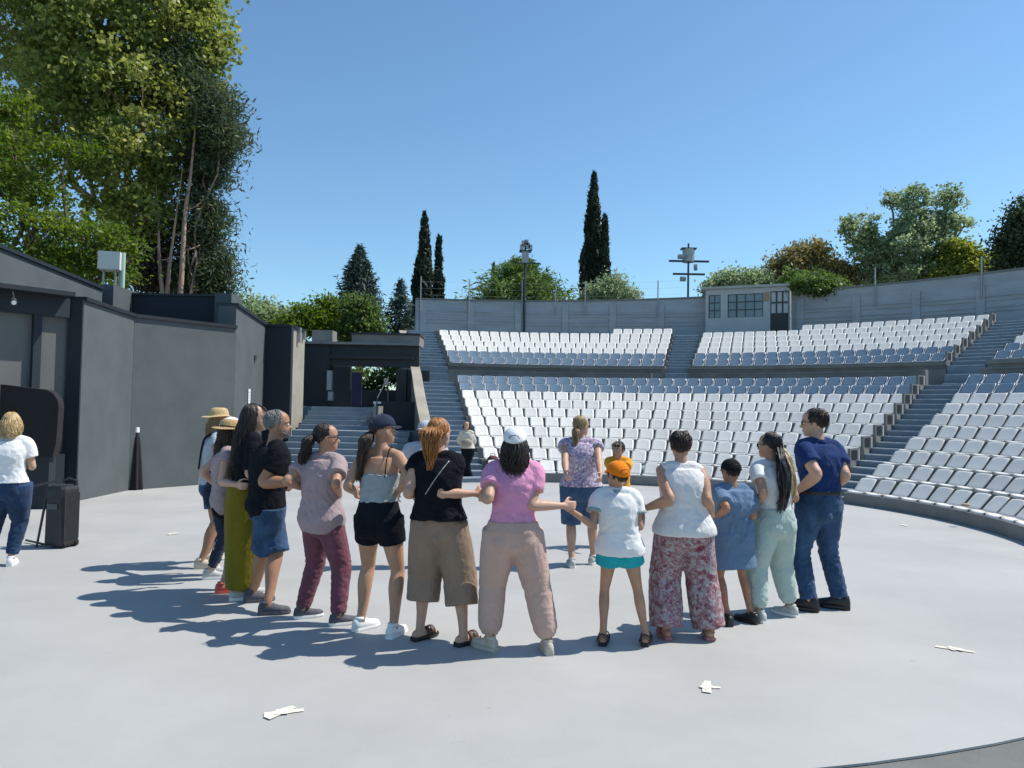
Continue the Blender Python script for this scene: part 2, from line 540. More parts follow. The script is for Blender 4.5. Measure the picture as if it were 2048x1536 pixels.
# bench-end blocks on the right-hand side of the middle block (dark recess in each)
ORD = ["front", "second", "third", "fourth", "fifth", "sixth", "seventh", "eighth", "ninth", "tenth"]
for k in list(range(1, 11)) + list(range(11, 18)):
    R, z = row_R(k), row_Z(k)
    a = (LOW_CR(R + .2) if k <= 10 else 48.8)
    A = R_(a)
    er = np.array([math.sin(A), math.cos(A), 0]); et = np.array([math.cos(A), -math.sin(A), 0])
    c = np.array(pol(R + 0.19, a, z + 0.145)) - et * 0.035
    e = empty("bench_end", c - np.array([0, 0, .145]), 0, "grey bench-end block closing the " + (ORD[k - 1] + " row of the lower middle block" if k <= 10 else ORD[k - 11] + " row of the upper middle block"), "bench end", "bench ends beside the right stairs")
    o = MB().obox((0, 0, .145), 0.17, 0.03, 0.145, er, et).build("end_panel", M_conc, e)
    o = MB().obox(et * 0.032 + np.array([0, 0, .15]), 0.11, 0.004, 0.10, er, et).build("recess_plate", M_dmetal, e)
    o = MB().obox(er * 0.185 + np.array([0, 0, .14]), 0.014, 0.034, 0.14, er, et).build("edge_strip", M_white, e)

# ------------------------------------------------------------------ seats
def seat_meshes():
    """moulded shell: back leaning away, pan with a turned-down lip.  Local: x across, +y away from the stage, origin at the pan front on the step"""
    def sheet(prof, wid, curl, th):
        V, F = [], []
        nu = 8
        rows = []
        for (y, z), w, cl in zip(prof, wid, curl):
            rw = []
            for i in range(nu + 1):
                u = i / nu * 2 - 1
                e = abs(u) ** 3
                rw.append(np.array([u * w, y - e * cl[0], z + e * cl[1]]))
            rows.append(rw)
        G = np.array(rows)
        du = np.gradient(G, axis=1); dv = np.gradient(G, axis=0)
        nn = np.cross(du, dv); nn /= np.linalg.norm(nn, axis=2)[:, :, None]
        m = len(prof)
        A = G.reshape(-1, 3); B = (G - nn * th).reshape(-1, 3)
        V = np.concatenate([A, B]); off = len(A)
        w = nu + 1
        for i in range(m - 1):
            for j in range(nu):
                a = i * w + j
                F.append((a, a + 1, a + w + 1, a + w))
                F.append((off + a, off + a + w, off + a + w + 1, off + a + 1))
        bd = [j for j in range(w)] + [i * w + nu for i in range(1, m)] + [(m - 1) * w + j for j in range(nu - 1, -1, -1)] + [i * w for i in range(m - 2, 0, -1)]
        for q in range(len(bd)):
            a, b = bd[q], bd[(q + 1) % len(bd)]
            F.append((a, off + a, off + b, b))
        return V, F
    back = sheet([(0.200, 0.028), (0.230, 0.06), (0.292, 0.125), (0.360, 0.20), (0.414, 0.260), (0.428, 0.276), (0.439, 0.283)],
                 [0.182, 0.188, 0.189, 0.185, 0.177, 0.170, 0.160],
                 [(.010, .0)] * 2 + [(.014, 0)] * 3 + [(.010, -.005), (.006, -.010)], 0.008)
    pan = sheet([(-0.004, -0.022), (0.0, 0.004), (0.012, 0.024), (0.05, 0.030), (0.12, 0.022), (0.19, 0.020), (0.222, 0.033)],
                [0.165, 0.180, 0.186, 0.189, 0.189, 0.187, 0.183],
                [(0, .0), (0, .004)] + [(0, .016)] * 3 + [(0, .014), (.018, .0)], 0.008)
    lit_edge = []
    for s in (-1, 1):
        lit_edge.append([np.array([s * w, y - .03, z]) for (y, z, w) in ((.218, .05, .190), (.298, .13, .191), (.366, .21, .187), (.410, .260, .180))])
    return back, pan, lit_edge
SB, SP, SR = seat_meshes()
def make_mesh(name, vf, mat):
    me = bpy.data.meshes.new(name)
    me.from_pydata([tuple(map(float, p)) for p in vf[0]], [], vf[1])
    me.materials.append(mat)
    me.polygons.foreach_set("use_smooth", [True] * len(me.polygons))
    me.update()
    return me
rimmb = MB()
rimmb.tube(list(SR[0][::-1]) + [(-.195, .12, .03), (-.190, .02, .02), (-.172, -.008, .0), (0, -.008, .0), (.172, -.008, .0), (.190, .02, .02), (.195, .12, .03)] + list(SR[1]), 0.008, 5)
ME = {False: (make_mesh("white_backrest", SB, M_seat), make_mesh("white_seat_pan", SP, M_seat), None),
      True: (make_mesh("grey_backrest", SB, M_seat_shade), make_mesh("grey_seat_pan", SP, M_seat_shade), make_mesh("seat_rim", (rimmb.v, rimmb.f), M_lit_edge))}

rng = random.Random(5)
seats = []          # (dist, loc, rz, blue, row, block, index, count)
PITCH_S = 0.404
def block(k, a0, a1, name, limit=None):
    Rs = row_R(k) + 0.15
    w = math.degrees(PITCH_S / Rs)
    cnt = int((a1 - a0) / w)
    for i in range(cnt):
        a = a0 + (i + .5) * (a1 - a0) / cnt
        if limit and not limit(a):
            continue
        p = pol(row_R(k) + 0.028, a, row_Z(k) + 0.004)
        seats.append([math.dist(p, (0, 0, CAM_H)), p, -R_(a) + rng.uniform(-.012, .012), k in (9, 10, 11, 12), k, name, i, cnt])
for k in range(1, 11):
    Rm = row_R(k) + .2
    block(k, LOW_L(Rm) + .3, LOW_CR(Rm) - math.degrees(.10 / Rm), "lower middle block")
    block(k, LOW_RL(Rm) + .3, 122, "lower right block")
for k in range(11, 18):
    block(k, -12.5, 16.0, "upper left block", (lambda a: a > 9.0) if k == 17 else None)
    block(k, 19.6, 48.3, "upper middle block", (lambda a: a > 30.5) if k == 17 else None)
    block(k, 53.0, 80, "upper right block", lambda a: a < 66)
vis = [s for s in seats if in_view(s[1], 30)]
vis.sort(key=lambda s: s[0])
near = vis[:300]
near_id = {id(s) for s in near}
ORD2 = ORD + ["front", "second", "third", "fourth", "fifth", "sixth", "top"]
for s in near:
    _, p, rz, blue, k, bname, i, cnt = s
    rowname = "%s row, %s" % (ORD2[k - 1], bname)
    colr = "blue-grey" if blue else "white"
    if i == 0:
        lab = "%s shell seat at the left end of the %s" % (colr, rowname)
    elif i == cnt - 1 and bname == "lower middle block":
        lab = "%s shell seat at the right end of the %s" % (colr, rowname)
    else:
        lab = "%s shell seat inside the %s" % (colr, rowname)
    e = empty("shell_seat", p, rz + rng.uniform(-.02, .02), lab, "seat", "%s seats, %s" % (colr, rowname))
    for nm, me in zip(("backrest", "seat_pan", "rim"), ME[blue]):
        if me:
            c = bpy.data.objects.new(nm, me); COL.objects.link(c); c.parent = e
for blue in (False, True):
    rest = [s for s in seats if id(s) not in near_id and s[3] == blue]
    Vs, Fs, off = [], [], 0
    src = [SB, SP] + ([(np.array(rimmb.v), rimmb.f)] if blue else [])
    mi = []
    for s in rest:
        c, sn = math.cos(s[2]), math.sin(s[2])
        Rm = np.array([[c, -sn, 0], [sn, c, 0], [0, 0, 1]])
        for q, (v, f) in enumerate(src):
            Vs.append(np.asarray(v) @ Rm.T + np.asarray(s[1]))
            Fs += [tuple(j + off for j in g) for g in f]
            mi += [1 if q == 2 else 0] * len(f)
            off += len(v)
    o = mesh_obj("seat_rows", np.concatenate(Vs), Fs, [M_seat_shade, M_lit_edge] if blue else [M_seat], None, True, mi)
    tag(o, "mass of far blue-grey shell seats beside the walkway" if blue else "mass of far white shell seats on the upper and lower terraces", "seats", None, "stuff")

# ------------------------------------------------------------------ back wall, wire fence, masts, cabin
RW = 22.0
wtop = lambda a: 6.62 + 0.0062 * (a + 14.5)
def arc_solid(mb, R0, R1_, a0, a1, z0, z1, n=12, zt=None):
    V, F = [], []
    for j in range(n + 1):
        a = a0 + (a1 - a0) * j / n
        top = zt(a) if zt else z1
        V += [pol(R0, a, z0), pol(R0, a, top), pol(R1_, a, top), pol(R1_, a, z0)]
    for j in range(n):
        for i in range(4):
            k = (i + 1) % 4
            F.append((j * 4 + i, j * 4 + k, j * 4 + 4 + k, j * 4 + 4 + i))
    F += [(3, 2, 1, 0), tuple(n * 4 + i for i in range(4))]
    mb.add(V, F)
wall = empty("back_wall", pol(RW, 10, 0), 0, "long pale concrete wall with board lines behind the top seat row", "wall")
def to_local(o, root):
    o.matrix_parent_inverse = Matrix.Translation(-Vector(root.location))
    return o
for (a0, a1) in ((-14.5, 19.4), (28.7, 128)):
    m = MB(); arc_solid(m, RW, RW + .28, a0, a1, 0.0, 0, 40, wtop)
    to_local(m.build("wall_panel", M_backwall, wall), wall)
    m = MB(); arc_solid(m, RW - .05, RW + .33, a0, a1, 6.62, 0, 40, lambda a: wtop(a) + .07)
    for vi, v in enumerate(m.v):
        pass
    m.v = [(x, y, (wtop(0) - 0.0 if False else z)) for x, y, z in m.v]
    o = to_local(m.build("coping", M_conc, wall), wall)
    for dz in (0.62, 0.78, 1.02, 1.17):
        m = MB(); arc_solid(m, RW - .035, RW - .002, a0, a1, 5.02 + dz - .03, 5.02 + dz + .03, 40)
        to_local(m.build("ledge", M_backwall, wall), wall)
    for a in np.arange(a0 + .5, a1, 5.6):
        m = MB(); arc_solid(m, RW - .06, RW - .004, a, a + .75, 5.0, 6.6, 2)
        to_local(m.build("pilaster", M_backwall, wall), wall)
# fix the coping: its underside follows the wall top
for o in wall.children:
    if o.name.startswith("coping"):
        for v in o.data.vertices:
            if abs(v.co.z - 6.62) < 1e-3:
                dx, dy = v.co.x - OX, v.co.y - OY
                v.co.z = wtop(math.degrees(math.atan2(dx, dy))) + .002

fence = empty("wire_fence", pol(RW + .4, 5, 0), 0, "thin wire fence on grey posts along the top of the back wall", "fence")
angs = [-14.0, -8.3, -2.0, 2.0, 5.5, 14.0, 37.0, 46.5, 56]
for z in (6.95, 7.25, 7.55):
    for seg in ((-14.0, 17.0),):
        P = [pol(RW + .13, a, z + wtop(a) - wtop(0)) for a in np.linspace(*seg, 24)]
        to_local(MB().tube(P, 0.0025, 4).build("wire", M_metal, fence), fence)
for a in angs:
    m = MB()
    p0, p1 = pol(RW - .09, a, 6.1), pol(RW - .09, a, 7.65)
    m.tube([p0, p1], 0.028, 6)
    to_local(m.build("fence_post", M_metal, fence), fence)

def mast(px, py_top, py_bot, dep, lab, bars):
    base = at(px, py_bot, dep); top = at(px + (px - 1024) * 0.0, py_top, dep)
    s = dep / FOC
    e = empty("light_mast", (base[0], base[1], 5.0), 0, lab, "mast", "lighting masts behind the back wall")
    h = top[2] - 5.0
    MB().tube([(0, 0, 0), (0, 0, h)], [0.055, 0.045], 8).build("mast_pole", M_dmetal, e)
    return e, h, s
e, h, s = mast(1376, 487, 600, 35.6, "dark lighting mast with two crossbars and a cylindrical lamp cluster left of the cabin", 2)
for py, w in ((524, 40), (550, 32)):
    z = h - (py - 487) * s
    MB().obox((0, -.12, z), w * s, .04, .045).build("crossbar", M_dmetal, e)
MB().tube([(0, 0, h - 38 * s), (0, 0, h - 12 * s)], 12 * s, 14).build("lamp_drum", M_metal, e)
MB().obox((0, 0, h - 11 * s), 15 * s, .2, .03).build("platform", M_dmetal, e)
for dx, py in ((-18, 516), (-13, 561), (12, 537)):
    z = h - (py - 487) * s
    c = np.array([dx * s, -.25, z])
    fb = MB().obox(c, .13 if dx < 0 else .07, .09, .09 if dx < 0 else .14, (1, 0, 0), (0, .9, -.3), (0, .3, .9)).build("floodlight", M_metal, e)
    MB().obox(c + np.array([0, -.105, 0]), .10 if dx < 0 else .05, .006, .07 if dx < 0 else .1, (1, 0, 0), (0, .9, -.3), (0, .3, .9)).build("lens", M_glass, fb)
e, h, s = mast(1048, 484, 655, 34.0, "grey lighting mast in front of the bushy pine, crowned with lamp boxes", 1)
MB().obox((0, 0, h - 32 * s), 7.0 * s, .14, 12 * s).build("lamp_box", M_metal, e)
MB().obox((0, 0, h - 19 * s), 12 * s, .17, .03).build("platform", M_dmetal, e)
for dx, dz in ((-4, 4), (5, 8), (10, 12), (-7, 12), (2, 2)):
    fb = MB().obox((dx * s, -.05, h - dz * s), .09, .12, .12).build("floodlight", M_metal, e)
MB().obox((5 * s, -.12, h - 44 * s), 26 * s, .03, .025).build("crossbar", M_dmetal, e)

# cabin
ang0, ang1 = 19.5, 28.6
c0, c1 = np.array(pol(RW - .50, ang0, 0)), np.array(pol(RW - .42, ang1, 0))
dx = (c1 - c0)[:2]; Lc = np.linalg.norm(dx); rz = math.atan2(dx[1], dx[0])
cab = empty("cabin", (c0[0], c0[1], 5.0), rz, "pale projection cabin with gridded windows and a dark door, at the back wall", "cabin")
cz = 7.10 - 5.0
def wall_with_holes(mb, L, z0, z1, y0, y1, holes):
    xs = sorted({0, L, *[h[0] for h in holes], *[h[1] for h in holes]})
    for a, b in zip(xs[:-1], xs[1:]):
        hs = sorted([h for h in holes if h[0] <= a + 1e-6 and h[1] >= b - 1e-6], key=lambda h: h[2])
        z = z0
        for h in hs:
            if h[2] > z: mb.box(a, b, y0, y1, z, h[2])
            z = h[3]
        if z1 > z: mb.box(a, b, y0, y1, z, z1)
holes = [(0.16, 0.80, .86, 1.86), (1.18, 3.02, .86, 1.86), (3.38, 4.30, 0.02, 1.92)]
sc = Lc / 4.34
holes = [(a * sc, b * sc, c, d) for a, b, c, d in holes]
m = MB(); wall_with_holes(m, Lc, -1.2, cz, 0, .14, holes)
m.box(0, .14, .142, 2.6, -1.2, cz); m.box(Lc - .14, Lc, .142, 2.6, -1.2, cz); m.box(0, Lc, 2.602, 2.74, -1.2, cz)
m.build("cabin_wall", material("cabin_white", (0.46, 0.48, 0.48), .85, .06, 2, .1, 30), cab)
MB().box(-.18, Lc + .02, -.16, 2.9, cz + .002, cz + .10).build("roof_slab", material("roof_edge", (0.40, 0.42, 0.40), .85, .1, 2), cab)
for q, (a, b, c, d) in enumerate(holes[:2]):
    nx, nz = (2, 3) if q == 0 else (4, 3)
    fr = MB()
    for i in range(nx + 1):
        x = a + (b - a) * i / nx
        w = .028 if i in (0, nx) or (q == 1 and i == 1) else .014
        fr.box(max(a, x - w), min(b, x + w), .03, .075, c, d)
    fo = fr.build("window", M_dmetal, cab)
    ho = MB()
    for i in range(nz + 1):
        z = c + (d - c) * i / nz
        ho.box(a, b, .035, .07, max(c, z - .014), min(d, z + .014))
    ho.build("glazing_bar", M_dmetal, fo)
    MB().box(a, b, .08, .09, c, d).build("pane", M_glass, fo)
a, b, c, d = holes[2]
do = MB().box(a, b, .03, .08, c, c + .95).build("door", material("dark_green_door", (0.012, 0.02, 0.022), .5), cab)
m = MB()
for i in range(4):
    x = a + (b - a) * i / 3
    m.box(max(a, x - .03), min(b, x + .03), .03, .075, c + .95, d)
for i in range(3):
    z = c + .95 + (d - c - .95) * i / 2
    m.box(a, b, .035, .07, max(c + .951, z - .03), min(d, z + .03))
m.build("door_frame", M_dmetal, do)
MB().box(a, b, .082, .092, c + .95, d).build("door_pane", material("bright_pane", (.5, .52, .52), .15), do)
MB().box(3.05 * sc, 3.33 * sc, -.012, -.002, 1.5, 1.9).build("notice_board", material("cork", (.36, .27, .17), .8, .2, 9), cab)

# parodos retaining wall beside the left stair
LW = lambda R: UP_L(R) - deg(1.16, R)
prof = []
V, F = [], []
Rs = np.linspace(R1 + 1.0, 21.2, 30)
for i, R in enumerate(Rs):
    z = max(0.35, aisle_z(R) + 0.22) if R < 13 else (2.62 + .22 + (R - 13) / (22 - 13) * (row_Z(17) - 2.62))
    for w, zz in ((0, -.012), (0, z), (.24, z), (.24, -.012)):
        V.append(pol(R, LW(R) - deg(w, R), zz))
for i in range(len(Rs) - 1):
    for j in range(4):
        k = (j + 1) % 4
        F.append((i * 4 + j, i * 4 + 4 + j, i * 4 + 4 + k, i * 4 + k))
F += [(0, 1, 2, 3), tuple((len(Rs) - 1) * 4 + j for j in (3, 2, 1, 0))]
rw = empty("retaining_wall", (0, 0, 0), 0, "sloping grey retaining wall with pale coping on the left of the left stair", "wall")
mesh_obj("wall_panel", V, F, M_conc, rw)
V2, F2 = [], []
for i, R in enumerate(Rs):
    z = V[i * 4 + 1][2]
    for w, zz in ((-.03, z + .003), (-.03, z + .08), (.28, z + .08), (.28, z + .003)):
        V2.append(pol(R, LW(R) - deg(w, R), zz))
mesh_obj("coping", V2, F, M_beige, rw)

# ------------------------------------------------------------------ stage building on the left
P0, B0, C0 = (-7.70, 13.40), (-7.70, 15.20), (-6.33, 17.12)
D0, D1, E1, E2 = (-6.42, 17.32), (-7.12, 21.50), (-6.36, 21.50), (-6.38, 22.95)
def wall_thing(name, lab, a, b, t, z0, z1, mat, side=1, cop=True, z1b=None, over=.05):
    e = empty(name, (a[0], a[1], 0), 0, lab, "wall")
    a_, b_ = (0, 0), (b[0] - a[0], b[1] - a[1])
    MB().wall(a_, b_, t, z0, z1, side, z1b).build("wall_panel", mat, e)
    if cop:
        d = np.array(b_) / np.linalg.norm(b_); n = np.array([-d[1], d[0]]) * side
        q = -n * over - d * 0.0
        z2 = z1 if z1b is None else z1b
        c = MB().wall(q, np.array(b_) + q, t + 2 * over, 0, .07, side)
        c.v = [(x, y, z + .003 + z1 + (z2 - z1) * np.clip(np.dot((x, y), d) / np.linalg.norm(b_), 0, 1)) for x, y, z in c.v]
        c.build("coping", M_coping, e)
    return e
e = wall_thing("stage_wall", "smooth grey stage wall panel nearest the dark portal", P0, B0, .32, 0, 3.58, M_wall, 1, z1b=3.50)
e = wall_thing("stage_wall", "wide grey stage wall panel behind the black folded parasol", (B0[0] + .003, B0[1] + .003), C0, .32, 0, 3.50, M_wall, 1)
e = wall_thing("stage_wall", "taller grey stage wall panel with the small lamp and white notice", D0, D1, .4, 0, 4.05, M_wall, 1)
MB().obox((-.42, 2.55, 3.02), .03, .07, .06).build("wall_lamp", M_dmetal, e)
MB().obox((-.42 + .03, 2.55, 2.90), .012, .03, .03).build("lamp_lens", M_glass, e)
q = at(491, 795, 19.2)
e = empty("notice_sheet", q, 0, "narrow white paper notice hung on the taller grey stage wall", "notice")
e.rotation_euler = (0, 0, math.atan2(D1[1] - D0[1], D1[0] - D0[0]))
xw = D0[0] + (D1[0] - D0[0]) * (q[1] - D0[1]) / (D1[1] - D0[1])
e.location = (xw + .012, q[1], q[2])
MB().box(-.14, .14, -.010, -.002, -.22, .22).build("sheet", M_white, e)
m = MB()
for i in range(4):
    m.box(-.08, .06 + .02 * (i % 2), -.012, -.0105, .12 - i * .07, .135 - i * .07)
m.build("faint_print", M_metal, e)
e = wall_thing("stage_wall", "dark shaded end wall of the stage building facing the viewer", (D1[0] - .0, D1[1] + .003), E1, .2, 0, 4.02, M_shade_dark, 1)
e = wall_thing("stage_wall", "raw beige wall end beside the stage entrance", (E1[0] - .02, E1[1] + .21), E2, .25, 0, 4.02, M_beige, 1)
m = MB().obox((-.0 + .05, .45, 3.86), .05, .06, .22).obox((.05, 1.0, 3.9), .04, .05, .12)
m.build("cable_box", M_metal, e)
# portal in front of the recessed stage wall
po = empty("stage_portal", (P0[0], P0[1], 0), 0, "dark slate portal frame at the left edge beside the grey walls", "portal")
MB().box(-.26, -.004, -.03, .25, 0, 3.60).build("pier", M_shade_dark, po)
sa, sb = np.array([-10.6, 10.1]), np.array([-8.0, 13.40])
sn_ = (sb - sa) / np.linalg.norm(sb - sa); sq = np.array([sn_[1], -sn_[0]])
lo = lambda p: p - np.array(P0)
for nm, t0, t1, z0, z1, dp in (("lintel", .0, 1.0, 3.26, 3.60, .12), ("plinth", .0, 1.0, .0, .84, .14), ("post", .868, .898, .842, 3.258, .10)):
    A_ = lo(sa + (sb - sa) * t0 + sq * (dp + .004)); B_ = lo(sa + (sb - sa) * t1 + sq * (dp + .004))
    MB().wall(A_, B_, dp, z0, z1, 1).build(nm, M_shade_dark, po)  # lintel, plinth and post carry the shade in their dark colour
A_ = lo(sa + (sb - sa) * 0 + sq * .50); B_ = lo(sa + (sb - sa) * .985 + sq * .50)
MB().wall(A_, B_, .49, 3.603, 3.68, 1).build("canopy_slab", M_coping, po)  # slab added to keep the lintel in shade
e = wall_thing("stage_wall", "pale grey slanted wall framed by the dark portal at the left edge", sa, sb, .25, 0, 3.598, M_wall2, 1, cop=False)
fa = empty("fascia_beam", (-8.75, 10.6, 0), 0, "high grey roof fascia running back along the left stage building", "fascia")
A, Bv = np.array([-8.62, 10.0]), np.array([-9.86, 17.9])
fm = MB().wall(A - [-8.75, 10.6], Bv - [-8.75, 10.6], .5, 3.86, 4.46, 1).build("fascia_panel", M_wall, fa)
MB().wall(A - [-8.75, 10.6] + [.05, 0], Bv - [-8.75, 10.6] + [.05, 0], .62, 4.463, 4.53, 1).build("coping", M_coping, fa)
MB().wall(A - [-8.75, 10.6] + [.03, 0], Bv - [-8.75, 10.6] + [.03, 0], .56, 3.79, 3.857, 1).build("soffit_trim", M_coping, fa)
q = at(28, 598, 12.3)
sl = empty("spot_lamp", q, 0, "small black spot lamp under the fascia at the left edge", "lamp")
MB().tube([(0, 0, 0), (.0, -.02, -.02), (.06, -.09, -.07)], [.03, .05, .052], 10).build("lamp_body", M_dmetal, sl)
MB().tube([(0, 0, 0), (-.05, .02, .16)], .015, 6).build("bracket", M_dmetal, sl)
MB().tube([(.062, -.092, -.072), (.066, -.097, -.075)], .036, 10).build("lamp_lens", M_white, sl)
# upper storey blocks on the roof
ub = empty("roof_parapet", (-9.7, 19, 0), 0, "dark roof parapet block standing behind the grey stage walls", "parapet")
MB().box(0.02, 2.2, 0, .3, 0, 4.50).build("parapet_panel", M_shade_dark, ub)
MB().box(2.202, 2.62, -.25, .45, 0, 4.56).build("end_pier", M_wall, ub)
MB().box(-.75, .0, -.9, .35, 0, 4.62).build("corner_pier", M_wall, ub)
MB().box(-.10, 2.24, -.04, .34, 4.503, 4.56).build("coping", M_coping, ub)
# flat roof slab closing the stage building between the walls
rp_ = [(-8.06, 13.70), (-8.06, 15.3), (-6.75, 17.3), (-7.6, 22.2), (-9.6, 22.2), (-9.5, 15.7), (-9.0, 13.70)]
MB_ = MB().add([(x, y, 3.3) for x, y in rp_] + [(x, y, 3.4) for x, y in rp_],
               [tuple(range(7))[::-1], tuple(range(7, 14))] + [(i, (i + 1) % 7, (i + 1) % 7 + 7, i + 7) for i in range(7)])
tag(MB_.build("flat_roof", M_shade_dark), "flat dark roof between the stage walls", "roof")
# metal cabinet on a green pole
q = at(222, 560, 20.0)
mc = empty("roof_cabinet", (q[0], q[1], 3.6), 0, "white box on thin legs beside a pale green pole on the stage roof", "cabinet")
z = at(222, 523, 20)[2] - 3.6
MB().obox((-.02, 0, z), .27, .2, .24, (.97, .22, 0), (-.22, .97, 0)).build("box_body", material("off_white_enamel", (.62, .60, .55), .55, .05, 3), mc)
for x in (-.2, .12):
    MB().box(x - .02, x + .02, -.02, .02, 0, z - .2).build("leg", M_metal, mc)
MB().tube([(.26, .1, 0), (.26, .1, z + .26)], .055, 10).build("green_pole", material("pale_green_paint", (.42, .56, .47), .5), mc)
MB().box(.12, .22, .15, .2, 0, z - .1).build("back_panel", material("pale_blue_panel", (.35, .45, .5), .5), mc)

# ------------------------------------------------------------------ stage entrance (centre left)
st = empty("entrance_stair", (-4.6, 19.2, 0), 0, "two wide flights of blue-grey steps leading up to the stage entrance", "stairs")
m = MB()
for i in range(7):
    m.box(-1.55, 1.75, i * .31, 2.35 + .0, (i * .155) + (.001 if i else -.01), (i + 1) * .155)
m.build("lower_flight", M_step, st)
m = MB()
for i in range(5):
    m.box(-1.62, .55, 2.75 + i * .33, 5.2, 1.086 + i * .135, 1.085 + (i + 1) * .135)
m.build("upper_flight", M_step, st)
MB().box(-1.62, 2.6, 2.352, 5.3, -.01, 1.084).build("landing", M_step, st)
MB().box(.56, .72, 2.70, 4.6, 1.086, 1.80).build("cheek_wall", M_conc, st)
hr = empty("handrail", (-3.93, 21.9, 1.085), 0, "thin dark handrail beside the upper entrance steps", "handrail")
MB().tube([(0, 0, 0), (0, 0, .95), (0, 1.9, 1.65), (0, 1.9, .7)], .02, 6).build("rail", M_dmetal, hr)
pf = empty("stage_platform", (-4.6, 24.5, 0), 0, "raised entrance platform at the top of the steps", "platform")
MB().box(-2.4, 1.9, .0, 5.5, 0, 1.758).build("platform_slab", M_step, pf)
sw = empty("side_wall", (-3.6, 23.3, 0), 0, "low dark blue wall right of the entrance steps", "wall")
MB().box(-.35, 1.05, -.6, 1.1, 1.086, 1.95).build("wall_panel", M_shade_dark, sw)
gt = empty("gateway", (-4.9, 25.2, 1.76), 0, "black timber entrance frame with a heavy beam over the steps", "gateway")
MB().box(-2.5, -1.25, 0, .5, 0, 2.09).build("gate_post", M_coping, gt)
MB().box(1.0, 1.35, 0, .5, 0, 1.3).build("gate_post", M_coping, gt)
MB().box(-1.249, 1.75, .05, .45, 1.38, 2.09).build("gate_beam", M_coping, gt)
MB().box(-2.5, 1.78, -.20, .9, 2.092, 2.17).build("ledge", M_conc, gt)
MB().box(1.36, 2.1, .1, .4, 0, 1.27).build("door_leaf", M_coping, gt)
MB().box(-.60, 1.72, .35, 1.6, 2.20, 2.48).build("canopy_roof", M_conc, gt)
MB().box(-.66, 1.75, .28, 1.7, 2.483, 2.55).build("canopy_coping", M_coping, gt)
MB().box(-1.24, 1.6, -.12, .04, 1.62, 1.74).build("cross_rail", M_coping, gt)
MB().box(-1.95, -1.25, .3, .95, 2.172, 2.6).build("roof_box", M_conc, gt)
for x, z0, z1 in ((-1.2, .55, 1.2), (-1.15, .2, .5)):
    MB().obox((x, -.1, (z0 + z1) / 2), .08, .1, (z1 - z0) / 2).build("cable_box", M_metal, gt)
bk = empty("backdrop_wall", (-4.7, 29.6, 0), 0, "dark wall behind the entrance platform with foliage over it", "wall")
MB().box(-3.4, -1.7, 0, .3, 0, 3.4).build("wall_panel", M_coping, bk)
MB().box(-1.698, 2.6, 0, .3, 0, 2.45).build("low_panel", M_coping, bk)
bl = empty("banner_post", (-5.0, 24.3, 1.76), 0, "narrow dark blue banner post at the head of the entrance steps", "banner")
MB().box(-.17, .13, -.03, .03, .05, 1.12).build("banner", material("navy_cloth", (.012, .014, .05), .8, .1, 4), bl)
MB().tube([(-.19, 0, -.45), (-.19, 0, 1.15)], .018, 6).build("pole", M_dmetal, bl)
bn = empty("white_bench", (-4.15, 24.9, 1.762), 0, "low white bench standing at the top of the entrance steps", "bench")
MB().box(-.42, .42, -.14, .14, .12, .19).build("bench_top", M_white, bn)
for x in (-.36, .36):
    MB().box(x - .02, x + .02, -.12, .12, 0, .118).build("leg", M_white, bn)
ms = empty("microphone_stand", (-3.93, 23.75, 1.086), 0, "thin dark stand in front of the white bench", "stand")
MB().tube([(0, 0, .02), (0, 0, 1.55)], .014, 6).build("pole", M_dmetal, ms)
MB().tube([(0, 0, 0), (0, 0, .02)], .15, 12).build("base_disc", M_dmetal, ms)
MB().obox((0, -.02, .70), .05, .03, .05).build("clamp", M_dmetal, ms)
MB().obox((-.06, 0, 1.5), .06, .06, .10).build("head_unit", M_metal, ms)
# ------------------------------------------------------------------ trees
def quads_obj(name, C, U, W, mat, parent):
    """leaf mesh: each leaf a kite with a fold; C centre (n,3), U along, W across (n,3)"""
    n = len(C)
    V = np.stack([C - U * .5, C - U * .05 + W * .5, C + U * .5, C - U * .05 - W * .5], 1).reshape(-1, 3)
    me = bpy.data.meshes.new(name)
    me.vertices.add(4 * n); me.loops.add(4 * n); me.polygons.add(n)
    me.vertices.foreach_set("co", V.astype(np.float32).ravel())
    me.loops.foreach_set("vertex_index", np.arange(4 * n, dtype=np.int32))
    me.polygons.foreach_set("loop_start", np.arange(0, 4 * n, 4, dtype=np.int32))
    me.polygons.foreach_set("loop_total", np.full(n, 4, np.int32))
    me.materials.append(mat)
    me.update(calc_edges=True)
    o = bpy.data.objects.new(name, me); COL.objects.link(o); o.parent = parent
    return o

def unit(a):
    return a / (np.linalg.norm(a, axis=-1, keepdims=True) + 1e-9)

def leaf_frames(rs, n, size, aspect, up=0.4, axis=None, spread=1.0):
    nrm = rs.normal(size=(n, 3)); nrm[:, 2] += up * 2
    nrm = unit(nrm)
    d = rs.normal(size=(n, 3)) * spread
    if axis is not None: d = d + axis
    d = unit(d - nrm * (d * nrm).sum(1, keepdims=True))
    w = np.cross(nrm, d)
    s = size * rs.uniform(.6, 1.35, (n, 1))
    return d * s, w * s * aspect

def limb(mb, a, b, r0, r1, rs, wob=.25, n=7, sides=7):
    t = np.linspace(0, 1, n)[:, None]
    L = np.linalg.norm(b - a)
    P = a + (b - a) * t + np.concatenate([np.zeros((1, 3)), rs.normal(size=(n - 1, 3)) * L * wob * .1], 0) * (t * (1 - t) * 3 + .05)
    mb.tube(P, r0 + (r1 - r0) * t[:, 0], sides)
    return P

